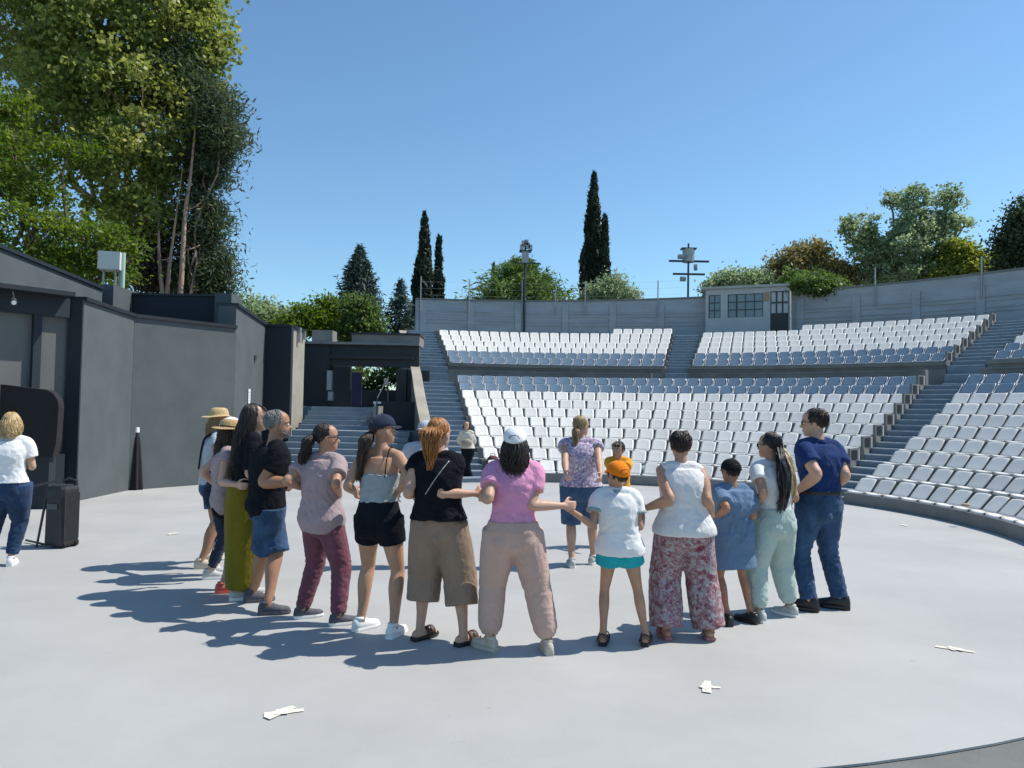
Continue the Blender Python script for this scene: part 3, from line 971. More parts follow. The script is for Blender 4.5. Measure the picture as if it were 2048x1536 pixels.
def broadleaf(name, base, lobes, nclump, per, leaf, asp, mat, bark, lab, group, seed, sig=.38, up=.35, trunk_r=.22, forks=None, cat="tree", flat=.7):
    """lobes: [(centre, (rx,ry,rz), weight)] in world metres"""
    rs = np.random.RandomState(seed)
    base = np.asarray(base, float)
    e = empty(name, base, 0, lab, cat, group)
    wts = np.array([l[2] if len(l) > 2 else l[1][0] * l[1][1] + l[1][0] * l[1][2] for l in lobes], float); wts /= wts.sum()
    Cs, mb = [], MB()
    hub = np.mean([np.asarray(l[0]) for l in lobes], 0) - base
    low = min(l[0][2] - l[1][2] for l in lobes) - base[2]
    fork = np.array([hub[0] * .3, hub[1] * .3, max(.6, low * .85)])
    limb(mb, np.zeros(3), fork, trunk_r, trunk_r * .7, rs, .2, 8, 9)
    for l, w in zip(lobes, wts):
        c, r = np.asarray(l[0], float) - base, np.asarray(l[1], float)
        k = max(3, int(nclump * w))
        limb(mb, fork, c - [0, 0, r[2] * .3], trunk_r * .5, .035, rs, .5, 8, 6)
        d = unit(rs.normal(size=(k, 3)))
        # lumpy surface
        ph = rs.uniform(0, 6.28, 6)
        lump = 1 + .18 * np.sin(3.1 * d[:, 0] + ph[0]) * np.sin(2.7 * d[:, 1] + ph[1]) + .14 * np.sin(5.3 * d[:, 2] + ph[2] + 2 * d[:, 0])
        rad = rs.uniform(.25, 1.0, (k, 1)) ** .45
        cc = c + d * r * rad * lump[:, None]
        Cs.append(cc)
        for q in range(min(7, k)):
            limb(mb, c - [0, 0, r[2] * .3], cc[q], .03, .012, rs, .5, 5, 4)
    Cs = np.concatenate(Cs)
    n = len(Cs) * per
    off = rs.normal(size=(n, 3)) * sig * [1, 1, flat]
    ctr = np.repeat(Cs, per, 0) + off * np.repeat(rs.uniform(.55, 1.25, (len(Cs), 1)), per, 0)
    U, W = leaf_frames(rs, n, leaf, asp, up)
    quads_obj("crown", ctr, U, W, mat, e)
    mb.build("trunk", bark, e, True)
    return e

def conifer(name, base, H, rmax, nb, per, leaf, asp, mat, bark, lab, group, seed, z0=.08, droop=.25, prof=None, sig=.12, cat="tree"):
    rs = np.random.RandomState(seed)
    e = empty(name, base, 0, lab, cat, group)
    mb = MB(); limb(mb, np.zeros(3), np.array([0, 0, H * .97]), max(.05, H * .012), .02, rs, .05, 9, 7)
    Cs, Us = [], []
    for b in range(nb):
        t = z0 + (1 - z0) * (b + rs.rand()) / nb
        R = rmax * (prof(t) if prof else (1 - t) ** .8) * rs.uniform(.6, 1.15)
        if R < .02: R = .02
        a = rs.uniform(0, 6.283)
        d = np.array([math.cos(a), math.sin(a), 0])
        k = max(2, int(per * (R / rmax) ** .7))
        s = rs.uniform(.15, 1, k)[:, None]
        p = np.array([0, 0, H * t]) + d * R * s + np.array([0, 0, 1.0]) * (-droop * R * s ** 1.5) + rs.normal(size=(k, 3)) * sig * (.5 + R / rmax)
        Cs.append(p); Us.append(np.repeat((d + [0, 0, -droop * .5])[None], k, 0))
        if b % 3 == 0 and R > .3:
            mb.tube([(0, 0, H * t), d * R * .8 + [0, 0, H * t - droop * R * .6]], [.02, .006], 4)
    C = np.concatenate(Cs); Ud = np.concatenate(Us)
    U, W = leaf_frames(rs, len(C), leaf, asp, .2, Ud * 1.2, .6)
    quads_obj("crown", C, U, W, mat, e)
    mb.build("trunk", bark, e, True)
    return e

def cypress(base, H, R, n, mat, lab, seed, leaf=.42, fork=0):
    rs = np.random.RandomState(seed)
    e = empty("cypress_tree", base, 0, lab, "cypress", "cypresses behind the theatre")
    mb = MB(); limb(mb, np.zeros(3), np.array([0, 0, H * .9]), .16, .02, rs, .03, 6, 7)
    t = rs.beta(1.15, 1.25, n)
    prof = np.minimum(1, (t / .12) ** .5) * np.minimum(1, ((1.005 - t) / .62) ** .85)
    a = rs.uniform(0, 6.283, n)
    ph = rs.uniform(0, 6.28, 4)
    lump = 1 + .16 * np.sin(a * 3 + 9 * t + ph[0]) + .12 * np.sin(a * 2 - 31 * t + ph[1]) + .10 * np.sin(57 * t + ph[2] + a)
    rad = R * prof * lump * rs.uniform(.3, 1, n) ** .4
    C = np.stack([np.cos(a) * rad, np.sin(a) * rad, t * H], 1) + rs.normal(size=(n, 3)) * .04
    ax = np.stack([np.cos(a) * .35, np.sin(a) * .35, np.full(n, 1.6)], 1)
    U, W = leaf_frames(rs, n, leaf, .34, 0.0, ax, .35)
    quads_obj("crown", C, U, W, mat, e)
    mb.build("trunk", M_bark, e, True)
    return e

L_plane = leaf_material("plane_leaf", (0.105, 0.14, 0.03), (0.32, 0.345, 0.09), (0.50, 0.48, 0.20), .46)
L_lime = leaf_material("bright_leaf", (0.065, 0.115, 0.015), (0.14, 0.195, 0.028), (0.21, 0.26, 0.05), .48)
L_pine = leaf_material("pine_needle", (0.045, 0.066, 0.032), (0.105, 0.135, 0.06), (0.16, 0.14, 0.085), .28, .6)
L_dead = leaf_material("dry_twig", (0.06, 0.043, 0.03), (0.11, 0.08, 0.06), None, .15, .8)
L_cyp = leaf_material("cypress_leaf", (0.022, 0.036, 0.024), (0.055, 0.072, 0.042), None, .15, .7)
L_fir = leaf_material("fir_needle", (0.03, 0.055, 0.05), (0.075, 0.11, 0.09), None, .15, .6)
L_mid = leaf_material("mid_leaf", (0.055, 0.10, 0.025), (0.13, 0.19, 0.05), (0.19, 0.24, 0.08), .42)
L_pale = leaf_material("blue_green_leaf", (0.14, 0.20, 0.10), (0.33, 0.39, 0.22), (0.46, 0.50, 0.33), .45)
L_olive = leaf_material("olive_brown_leaf", (0.12, 0.13, 0.055), (0.27, 0.22, 0.085), (0.36, 0.24, 0.09), .4)
L_yel = leaf_material("yellow_green_leaf", (0.13, 0.17, 0.03), (0.28, 0.30, 0.06), None, .45)
L_dk = leaf_material("dark_leaf", (0.03, 0.052, 0.025), (0.075, 0.105, 0.045), None, .28)

def lobe(px, py, dep, rx, rz, ry=None, w=None):
    """crown lobe centred where the photograph shows it, at its own distance; radii given in metres"""
    c = at(px, py, dep)
    l = (c, (rx, ry or rx, rz))
    return l + ((w,) if w else ())

# tall plane tree, upper left
d = 27.0
k = d / FOC
broadleaf("plane_tree", (at(250, 600, d)[0], d, 0),
          [lobe(60, 60, d + .5, 2.6, 2.4), lobe(200, 110, d - .5, 2.5, 2.5), lobe(345, 95, d, 2.0, 2.3), lobe(300, 235, d - 1, 2.1, 1.9), lobe(130, 240, d - .4, 2.2, 1.6),
           lobe(250, 350, d - 1.2, 1.9, 1.6), lobe(290, 425, d - 1.4, 1.0, 1.0), lobe(400, 120, d, 1.0, 1.5), lobe(330, -60, d, 2.2, 2.0), lobe(120, -80, d, 2.8, 1.9), lobe(20, 330, d + 1, 1.4, 1.2),
           lobe(420, 35, d, .55, .8), lobe(200, 60, d, 2.4, 2.2)],
          1250, 60, .175, .78, L_plane, M_barkp, "tall yellow-green plane tree filling the upper left corner of the view", "trees behind the stage building", 11, .29, up=.12, trunk_r=.34)
# bright green tree in front
d = 22.5
broadleaf("locust_tree", (at(90, 600, d)[0], d, 0),
          [lobe(30, 320, d, 1.1, .8), lobe(-30, 260, d, 1.1, 1.1), lobe(70, 470, d - .5, 1.9, .95), lobe(190, 480, d - .5, 1.05, .9), lobe(60, 390, d, 1.0, .35), lobe(140, 300, d + .5, .9, .28), lobe(10, 215, d, .7, .5),
           lobe(225, 530, d, .8, .6), lobe(100, 540, d, 1.8, .6), lobe(-60, 430, d, 1.2, 1.2)],
          620, 34, .15, .5, L_lime, M_bark, "bright green locust tree rising behind the high roof fascia at far left", "trees behind the stage building", 12, .28, trunk_r=.2, flat=.45)
# pine with bare trunks
d = 25.5
pe = broadleaf("pine_tree", (at(365, 600, d)[0], d, 0),
          [lobe(425, 240, d + .6, 1.0, 1.2), lobe(415, 330, d + .8, .75, .9), lobe(405, 440, d + 1, .85, 1.1), lobe(425, 540, d + 1, .7, 1.0), lobe(395, 570, d + 1.2, .9, .7), lobe(440, 285, d + .3, .55, .5), lobe(360, 160, d + 1, 1.1, 1.3)],
          1050, 34, .22, .24, L_pine, M_barkp, "dark pine with a pinkish bare trunk beside the tall plane tree", "trees behind the stage building", 13, .30, trunk_r=.07)
rs = np.random.RandomState(4)
m = MB()
def pt(x, y, dd): return at(x, y, dd) - np.array(pe.location)
for path, r in (([(332, 640), (322, 560), (318, 500), (317, 440), (312, 370)], .13), ([(330, 640), (338, 540), (346, 480), (355, 410), (366, 330)], .12), ([(357, 640), (364, 540), (370, 430), (380, 360), (389, 270), (394, 200)], .16)):
    P, Q = smooth_path([pt(x, y, d - .2) for x, y in path], np.linspace(r, r * .12, len(path)) * .68, 4)
    m.tube(P, Q, 8)
for (x0, y0, x1, y1) in ((322, 520, 356, 512), (345, 470, 380, 462), (318, 470, 296, 462), (366, 500, 400, 490), (372, 420, 402, 405), (372, 400, 340, 392), (352, 440, 330, 430)):
    m.tube([pt(x0, y0, d - .2), pt((x0 + x1) / 2, (y0 + y1) / 2 + 3, d - .1), pt(x1, y1, d)], [.03, .02, .01], 5)
m.build("bare_trunk", M_barkp, pe, True)
C = []
for (px, py, rx, rz, nn) in ((330, 520, 1.3, 1.4, 2600), (400, 330, .6, 1.6, 1200), (300, 560, .8, .8, 1200), (300, 480, .6, 1.0, 800)):
    q = unit(rs.normal(size=(nn, 3))) * rs.uniform(0, 1, (nn, 1)) ** .4
    C.append(pt(px, py, d + 1.3) + q * [rx, .9, rz])
C = np.concatenate(C)
U, W = leaf_frames(rs, len(C), .30, .2, .1)
quads_obj("dry_branches", C, U, W, L_dead, pe)

# background row beyond the entrance (centre left)
d = 40.0
kk = d / FOC
bg = "trees beyond the stage entrance"
broadleaf("shrub_tree", (at(530, 640, 36)[0], 36, 0), [lobe(515, 622, 36, 1.0, .55), lobe(560, 632, 36, .7, .4), lobe(500, 605, 36, .3, .35), lobe(540, 640, 36, 1.4, .5)], 160, 28, .2, .5, L_pale, M_bark,
          "small pale green tree just right of the grey stage roofs", bg, 21, .26, trunk_r=.1)
broadleaf("young_tree", (at(635, 640, 34)[0], 34, 0), [lobe(625, 628, 34, .95, .6), lobe(655, 618, 34, .75, .6), lobe(600, 650, 34, .9, .35), lobe(640, 655, 34, 1.4, .5)], 260, 28, .19, .5, L_lime, M_bark,
          "bright green young tree above the beige wall end", bg, 22, .25, trunk_r=.1)
broadleaf("leafy_tree", (at(725, 640, 33)[0], 33, 0), [lobe(722, 622, 33, .72, .65), lobe(735, 655, 33, .8, .6), lobe(705, 660, 33, .6, .5), lobe(728, 685, 33, .7, .4)], 260, 28, .18, .55, L_mid, M_bark,
          "rounded mid-green tree in front of the blue-green fir", bg, 23, .24, trunk_r=.12)
b = at(716, 640, 40); conifer("fir_tree", (b[0], 40, 0), at(716, 494, 40)[2], 1.25, 460, 60, .34, .2, L_fir, M_bark, "blue-green fir tree with a pointed top behind the entrance canopy", bg, 24, z0=.5,
        prof=lambda t: np.clip((1 - t) / .30, .03, 1) ** .75, sig=.14)
b = at(800, 640, 36); conifer("fir_tree", (b[0], 36, 0), at(800, 558, 36)[2], 1.05, 190, 34, .30, .2, L_fir, M_bark, "thin sparse dark fir beside the left end of the back wall", bg, 25, z0=.45,
        prof=lambda t: np.clip((1 - t) / .35, .03, 1) ** .8, sig=.12)
broadleaf("courtyard_tree", (at(735, 760, 31.5)[0], 31.5, 0), [lobe(735, 760, 31.5, 1.1, .5), lobe(775, 750, 31.5, .7, .45), lobe(715, 780, 31.5, .6, .4), lobe(735, 800, 31.6, 1.1, .5), lobe(760, 825, 31.8, 1.3, .5), lobe(700, 820, 31.8, .9, .5)], 260, 26, .15, .55, L_mid, M_bark,
          "leafy branches seen through the dark entrance frame", bg, 26, .2, trunk_r=.08)
# cypresses
def cyp(px, ptop, dep, wpx, n, lab, seed, lean=0):
    b = at(px, 640, dep); H = at(px, ptop, dep)[2]
    return cypress((b[0], dep, 0), H, wpx * dep / FOC / 2 * 1.75, n, L_cyp, lab, seed)
cyp(845, 427, 42, 37, 9000, "dark cypress with a pointed top at the left end of the back wall", 31)
cyp(875, 474, 42.5, 21, 5000, "slim shorter cypress to the right of the pointed one at the left wall end", 32)
cyp(1184, 347, 42, 40, 11500, "tallest dark cypress rising behind the middle of the back wall", 33)
cyp(1207, 430, 41, 27, 6500, "shorter cypress pressed against the right side of the tallest cypress", 34)
cyp(985, 527, 60, 9, 1500, "tiny distant cypress tip left of the bushy pine", 35)
# trees behind the back wall
bw = "trees behind the back wall"
d = 38.0
def spiky(px, py, rr, dd): return lobe(px, py, dd, *rr)
conifer("umbrella_pine", (at(1040, 640, d)[0], d, 0), at(1040, 522, d)[2], 2.75, 520, 60, .34, .22, L_mid, M_bark, "wide bushy green pine behind the grey mast and back wall", bw, 41, z0=.60, droop=-.32,
        prof=lambda t: np.clip((1.02 - t) / .30, 0.1, 1) ** .8, sig=.14)
broadleaf("grey_green_tree", (at(1228, 640, 37)[0], 37, 0), [lobe(1225, 585, 37, .85, .55), lobe(1190, 590, 37, .6, .5), lobe(1258, 592, 37, .5, .35), lobe(1225, 562, 37, .4, .3)], 170, 26, .2, .35, L_pale, M_bark,
          "small grey-green tree right of the tall cypresses", bw, 42, .22, trunk_r=.1)
broadleaf("hedge_bush", (at(1475, 640, 37)[0], 37, 0), [lobe(1470, 562, 37, 1.3, .42), lobe(1425, 582, 37, .6, .4), lobe(1520, 560, 37, .6, .45)], 190, 26, .18, .55, L_pale, M_bark,
          "low rounded green bush behind the cabin roof", bw, 43, .22, trunk_r=.08, cat="bush")
broadleaf("olive_tree", (at(1620, 640, 38)[0], 38, 0), [lobe(1580, 530, 38, 1.0, .7), lobe(1625, 510, 38, .85, .75), lobe(1700, 550, 38, .8, .5), lobe(1660, 545, 38, 1.0, .6), lobe(1555, 555, 38, .6, .5)], 420, 28, .2, .5, L_olive, M_bark,
          "browning olive-green tree behind the cabin door", bw, 44, .26, trunk_r=.15)
broadleaf("ivy_bush", pol(RW + .9, 29.8, 0), [lobe(1625, 567, 33.2, .95, .45), lobe(1585, 560, 33.2, .45, .35), lobe(1665, 575, 33.0, .45, .28), lobe(1640, 578, 30.7, .45, .22), lobe(1612, 566, 31.0, .55, .26), lobe(1660, 570, 30.9, .4, .2)], 420, 28, .15, .6, L_mid, M_bark,
          "dense green bush spilling over the wall beside the cabin door", bw, 45, .18, trunk_r=.08, cat="bush")
d = 37.0
broadleaf("plane_tree", (at(1810, 640, d)[0], d, 0),
          [lobe(1830, 400, d, .75, .95), lobe(1830, 455, d, 1.2, .9), lobe(1795, 495, d, 1.6, .9), lobe(1720, 462, d, .9, .75), lobe(1695, 445, d, .4, .4), lobe(1905, 395, d, .6, .6), lobe(1895, 445, d, .75, .7), lobe(1880, 490, d, 1.1, .8),
           lobe(1790, 550, d, 1.5, .9), lobe(1850, 550, d, 1.2, .8), lobe(1735, 505, d, .9, .6), lobe(1780, 400, d, .3, .5), lobe(1925, 452, d, .4, .35)],
          640, 42, .15, .8, L_pale, M_bark, "big broad plane tree standing behind the right part of the back wall", bw, 46, .17, up=.15, trunk_r=.25)
broadleaf("yellow_tree", (at(1935, 640, 36)[0], 36, 0), [lobe(1920, 535, 36, 1.2, .7), lobe(1970, 530, 36, .9, .6), lobe(1890, 555, 36, .9, .5), lobe(1915, 500, 36, .8, .4)], 360, 28, .18, .6, L_yel, M_bark,
          "yellow-green leafy tree between the plane tree and the dark tree", bw, 47, .25, trunk_r=.12)
broadleaf("dark_tree", (at(2060, 640, 33)[0], 33, 0), [lobe(2040, 470, 33, .9, 1.1), lobe(2060, 430, 33, .8, .9), lobe(2015, 485, 33, .5, .5), lobe(2045, 530, 33, 1.1, .9), lobe(2090, 480, 33, 1.2, 1.5)], 420, 28, .19, .6, L_dk, M_bark,
          "dark green tree cut off by the right edge of the view", bw, 48, .25, trunk_r=.2)
# ------------------------------------------------------------------ floor marks and small things
def tape_mark(px, py, arms, lab):
    p = ground(px, py)
    e = empty("tape_mark", (p[0], p[1], .004), 0, lab, "floor mark", "cream tape marks on the floor")
    for i, (ang, l0, l1, w) in enumerate(arms):
        a = R_(ang); d = np.array([math.cos(a), math.sin(a), 0]); nn = np.array([-d[1], d[0], 0])
        z = .0015 + .0022 * i
        q = [d * -l0 - nn * w, d * l1 - nn * w * .8, d * l1 * 1.03 + nn * w * .5, d * (l1 * .4) + nn * w * 1.1, d * -l0 * .95 + nn * w]
        V = [(x, y, z) for x, y, _ in q] + [(x, y, z + .0008) for x, y, _ in q]
        k = len(q)
        mesh_obj("tape_strip", V, [tuple(range(k))[::-1], tuple(range(k, 2 * k))] + [(j, (j + 1) % k, (j + 1) % k + k, j + k) for j in range(k)], M_tape, e)
tape_mark(560, 1427, [(22, .09, .13, .028), (60, .10, .10, .03), (5, .03, .05, .035)], "curled cream tape cross on the floor nearest the lower left corner")
tape_mark(1414, 1376, [(0, .05, .085, .02), (75, .10, .11, .028), (35, .045, .04, .03)], "chunky cream tape cross on the floor in front of the floral trousers")
tape_mark(1912, 1300, [(-30, .14, .12, .022), (8, .05, .05, .03), (-60, .06, .05, .02)], "cream tape strip on the floor near the right edge")
tape_mark(345, 1068, [(0, .08, .09, .02), (80, .10, .10, .02)], "small faded tape cross on the floor beyond the shadows at left")
tape_mark(1808, 1051, [(0, .07, .07, .02), (85, .12, .1, .02)], "faint far tape cross on the floor before the right-hand seats")

# loudspeaker trolley
p = ground(107, 1097)
sp = empty("loudspeaker", (p[0], p[1], 0), R_(-14), "black wheeled loudspeaker standing on the floor near the left edge", "loudspeaker")
def bevel_box(x0, x1, y0, y1, z0, z1, b, top_in=0.0):
    q = [(x0 + b, y0), (x1 - b, y0), (x1, y0 + b), (x1, y1 - b), (x1 - b, y1), (x0 + b, y1), (x0, y1 - b), (x0, y0 + b)]
    V = []
    cx, cy = (x0 + x1) / 2, (y0 + y1) / 2
    for z, s in ((z0, .93), (z0 + b, 1), (z1 - b, 1 - top_in), (z1, .92 - top_in)):
        V += [(cx + (x - cx) * s, cy + (y - cy) * s, z) for x, y in q]
    F = [tuple(range(8))[::-1], tuple(range(24, 32))]
    for i in range(3):
        for j in range(8):
            F.append((i * 8 + j, i * 8 + (j + 1) % 8, (i + 1) * 8 + (j + 1) % 8, (i + 1) * 8 + j))
    return V, F
M_sp = material("black_speaker_plastic", (.018, .019, .021), .6, .15, 12, .3, 120)
mesh_obj("cabinet", *bevel_box(-.15, .13, -.02, .26, .03, .74, .035, .04), M_sp, sp)
MB().tube([(-.01, .12, .73), (-.01, .12, .752)], .11, 20).build("top_rim", M_dmetal, sp)
MB().box(-.09, .05, -.026, -.0195, .47, .53).build("handle_recess", material("grey_label", (.10, .105, .11), .5), sp)
MB().box(-.075, .035, -.030, -.0265, .485, .492).box(-.075, .035, -.030, -.0265, .508, .515).build("handle_bar", M_dmetal, sp)
gr = MB()
for i in range(14):
    gr.box(.131, .139, .01 + i * .016, .018 + i * .016, .10, .66)
gr.build("grille", M_dmetal, sp)
for y in (.04, .21):
    MB().tube([(.09, y - .025, .05), (.09, y + .025, .05)], .05, 14).build("wheel", M_black, sp)
h = MB()
h.tube([(-.12, .23, .73), (-.12, .23, .79), (-.04, .23, .82), (.09, .23, .79), (.09, .23, .73)], .012, 6)
h.build("pull_handle", M_dmetal, sp)
m = MB()
m.tube([(-.30, .05, .0), (-.23, .12, .70)], .014, 6); m.tube([(-.23, -.02, .0), (-.22, .10, .68)], .014, 6)
m.tube([(-.42, .10, .72), (-.10, .14, .80)], .012, 6); m.tube([(-.62, .2, .03), (-.15, .05, .025)], .014, 6)
tst = m
e = empty("folding_stand", (p[0], p[1], 0), R_(-14), "thin dark folding stand leaning left of the black loudspeaker", "stand")
m.build("tube_frame", M_dmetal, e)

# black panel with a rounded corner behind the plinth
e = empty("covered_board", (-7.44, 12.35, 0), 0, "tall black cloth-covered board with a rounded corner in the stage portal", "board")
q = []
for a in np.linspace(0, 90, 10):
    q.append((.02 - .28 + .28 * math.cos(R_(a)) - .0, 1.96 - .30 + .30 * math.sin(R_(a))))
prof = [(-.05, .862), (.0, 1.1)] + q + [(-.95, 2.03), (-.95, .862)]
V = [(x, -.05, z) for x, z in prof] + [(x, .10, z) for x, z in prof]
k = len(prof)
mesh_obj("cloth_panel", V, [tuple(range(k))[::-1], tuple(range(k, 2 * k))] + [(j, (j + 1) % k, (j + 1) % k + k, j + k) for j in range(k)], M_black, e)
MB().box(-.95, -.12, -.02, .16, 0, .86).build("stand_base", M_shade_dark, e)

# folded black parasol
p = ground(259, 979)
e = empty("folded_parasol", (p[0] + .12, p[1] - .02, 0), 0, "black folded parasol with a white tip standing against the grey wall", "parasol")
V, F = [], []
ns = 36
for i, (z, r) in enumerate(((.0, .155), (.03, .16), (.3, .145), (.6, .125), (.9, .10), (1.08, .075), (1.14, .05), (1.17, .035))):
    for j in range(ns):
        a = 2 * math.pi * j / ns
        f = 1 + .28 * math.cos(a * 6 + .5 * z) * (1 - z / 1.3)
        V.append((math.cos(a) * r * f * .82, math.sin(a) * r * f * .7, z))
for i in range(7):
    for j in range(ns):
        F.append((i * ns + j, i * ns + (j + 1) % ns, (i + 1) * ns + (j + 1) % ns, (i + 1) * ns + j))
F += [tuple(range(ns))[::-1], tuple(7 * ns + j for j in range(ns))]
mesh_obj("cloth_cover", V, F, M_black, e, True)
MB().tube([(0, 0, 1.165), (0, 0, 1.27)], [.05, .045], 10).build("white_tip", M_white, e)
m = MB(); m.tube([(.0, 0, .0), (0, 0, 1.165)], .02, 8); m.build("pole", M_dmetal, e)

# things left on the seats
def soft_bag(px, py, dep, sx, sy, sz, mat, lab, name="bag", cat="bag", strap=True):
    p = at(px, py, dep)
    e = empty(name, p, 0, lab, cat)
    V, F = ellipsoid((0, 0, 0), (sx, sy, sz), None, 16, 10)
    rs = np.random.RandomState(int(px))
    ph = rs.uniform(0, 6, 6)
    V = np.array(V)
    V[:, 2] = np.sign(V[:, 2]) * np.abs(V[:, 2] / sz) ** .7 * sz
    V += (np.sin(V[:, [1, 2, 0]] * 40 + ph[:3]) * .06 + np.sin(V * 25 + ph[3:]) * .08) * min(sx, sz)
    mesh_obj("body", V, F, mat, e, True)
    if strap:
        MB().tube([(-sx * .5, 0, sz * .8), (-sx * .3, 0, sz * 1.4), (sx * .3, 0, sz * 1.4), (sx * .5, 0, sz * .8)], sx * .06, 6).build("strap", mat, e)
M_bagg = material("dark_green_canvas", (.03, .045, .035), .9, .2, 10)
soft_bag(1090, 936, 18.9, .19, .1, .15, M_bagg, "dark green backpack on a front-row seat right of the white cap")
soft_bag(1283, 941, 18.6, .16, .1, .12, material("pale_blue_canvas", (.33, .42, .48), .9, .15, 10), "pale blue bag on a front-row seat right of the orange cap")
soft_bag(1300, 957, 18.3, .12, .1, .10, M_black, "small black bag on the front ledge beside the white blouse")
soft_bag(1931, 1010, 12.2, .07, .04, .028, material("brown_paper", (.42, .33, .22), .9, .15, 12), "crumpled brown paper on a front-row seat of the right block", "paper_wrapper", "litter", False)
soft_bag(985, 922, 18.8, .15, .1, .13, material("maroon_canvas", (.10, .03, .035), .9, .2, 10), "dark maroon bag on a front-row seat left of the white cap")
# ------------------------------------------------------------------ people
UPV = np.array([0, 0, 1.0])
def vnoise(p, freq, seed, octs=2):
    """smooth pseudo-noise from warped sines, range about -1..1"""
    rs = np.random.RandomState(seed)
    out = np.zeros(len(p)); amp = 1.0; tot = 0
    for o in range(octs):
        A = rs.normal(size=(3, 3)) * freq * (1.9 ** o); B = rs.normal(size=(3, 3)) * freq * (1.9 ** o) * .7
        ph = rs.uniform(0, 6.28, (2, 3))
        q = p @ A + ph[0] + 1.1 * np.sin(p @ B + ph[1])
        out += amp * np.sin(q).mean(1) * 1.5; tot += amp; amp *= .55
    return out / tot

def voxel_mesh(parts, voxel, smooth_n=6):
    """join overlapping closed solids into one continuous surface -> (verts, faces array)"""
    V, F, off = [], [], 0
    for v, f in parts:
        V.append(np.asarray(v)); F += [tuple(i + off for i in q) for q in f]; off += len(v)
    me = bpy.data.meshes.new("tmp")
    me.from_pydata(np.concatenate(V).tolist(), [], F)
    ob = bpy.data.objects.new("tmp", me); COL.objects.link(ob)
    md = ob.modifiers.new("r", 'REMESH'); md.mode = 'VOXEL'; md.voxel_size = voxel; md.adaptivity = 0
    sm = ob.modifiers.new("s", 'SMOOTH'); sm.factor = .5; sm.iterations = smooth_n
    dg = bpy.context.evaluated_depsgraph_get()
    ev = ob.evaluated_get(dg); m2 = ev.to_mesh()
    n = len(m2.vertices); co = np.empty(n * 3); m2.vertices.foreach_get("co", co)
    nl = len(m2.loops); li = np.empty(nl, np.int32); m2.loops.foreach_get("vertex_index", li)
    no = np.empty(n * 3); m2.vertices.foreach_get("normal", no)
    ls = np.empty(len(m2.polygons), np.int32); m2.polygons.foreach_get("loop_start", ls)
    ev.to_mesh_clear()
    bpy.data.objects.remove(ob); bpy.data.meshes.remove(me)
    return co.reshape(-1, 3), no.reshape(-1, 3), li, ls

def fast_obj(name, co, li, ls, mat, parent):
    me = bpy.data.meshes.new(name)
    me.vertices.add(len(co)); me.loops.add(len(li)); me.polygons.add(len(ls))
    me.vertices.foreach_set("co", co.astype(np.float32).ravel())
    me.loops.foreach_set("vertex_index", li)
    me.polygons.foreach_set("loop_start", ls)
    me.polygons.foreach_set("loop_total", np.diff(np.append(ls, len(li))).astype(np.int32))
    me.materials.append(mat)
    me.polygons.foreach_set("use_smooth", np.ones(len(ls), bool))
    me.update(calc_edges=True)
    o = bpy.data.objects.new(name, me); COL.objects.link(o); o.parent = parent
    return o

def loft(secs, n=20, expo=2.3):
    """secs: (centre, right, fwd, half width, front, back) rings, closed ends"""
    V, F = [], []
    ang = np.linspace(0, 2 * np.pi, n, endpoint=False)
    c, s = np.cos(ang), np.sin(ang)
    cx = np.sign(c) * np.abs(c) ** (2 / expo); sx = np.sign(s) * np.abs(s) ** (2 / expo)
    for (p, r, f, hw, fr, bk) in secs:
        V.append(np.asarray(p) + np.outer(cx * hw, r) + np.outer(np.where(sx > 0, sx * fr, sx * bk), f))
    m = len(secs)
    for i in range(m - 1):
        for j in range(n):
            k = (j + 1) % n
            F.append((i * n + j, i * n + k, (i + 1) * n + k, (i + 1) * n + j))
    F += [tuple(range(n))[::-1], tuple((m - 1) * n + j for j in range(n))]
    return np.concatenate(V), F

HEADP = [(-.005, .09, .345, -.13), (0.02, .14, .385, -.10), (.08, .205, .40, 0.0), (.20, .262, .405, .16), (.33, .298, .395, .32), (.46, .318, .37, .405), (.52, .325, .385, .42), (.62, .332, .405, .435),
         (.74, .322, .39, .43), (.84, .29, .345, .385), (.92, .235, .27, .305), (.975, .15, .17, .19), (1.0, .06, .07, .08)]
ZF = np.array([.455, .495, .535, .58, .625, .675, .725, .765, .80, .826])
TW = {'f': np.array([.070, .096, .103, .090, .079, .084, .091, .094, .090, .055]), 'm': np.array([.068, .092, .096, .091, .089, .096, .106, .112, .106, .060])}
TD = {'f': np.array([.048, .068, .073, .062, .055, .060, .067, .062, .050, .040]), 'm': np.array([.048, .066, .069, .065, .063, .068, .075, .071, .056, .044])}

def ik(a, b, l1, l2, pole):
    d = b - a; D = np.linalg.norm(d)
    if D > (l1 + l2) * .998:
        b = a + d / D * (l1 + l2) * .998; d = b - a; D = np.linalg.norm(d)
    u = d / D
    x = (l1 * l1 - l2 * l2 + D * D) / (2 * D)
    hgt = math.sqrt(max(0, l1 * l1 - x * x))
    pl = pole - u * (pole @ u); pl /= np.linalg.norm(pl) + 1e-9
    return a + u * x + pl * hgt, b

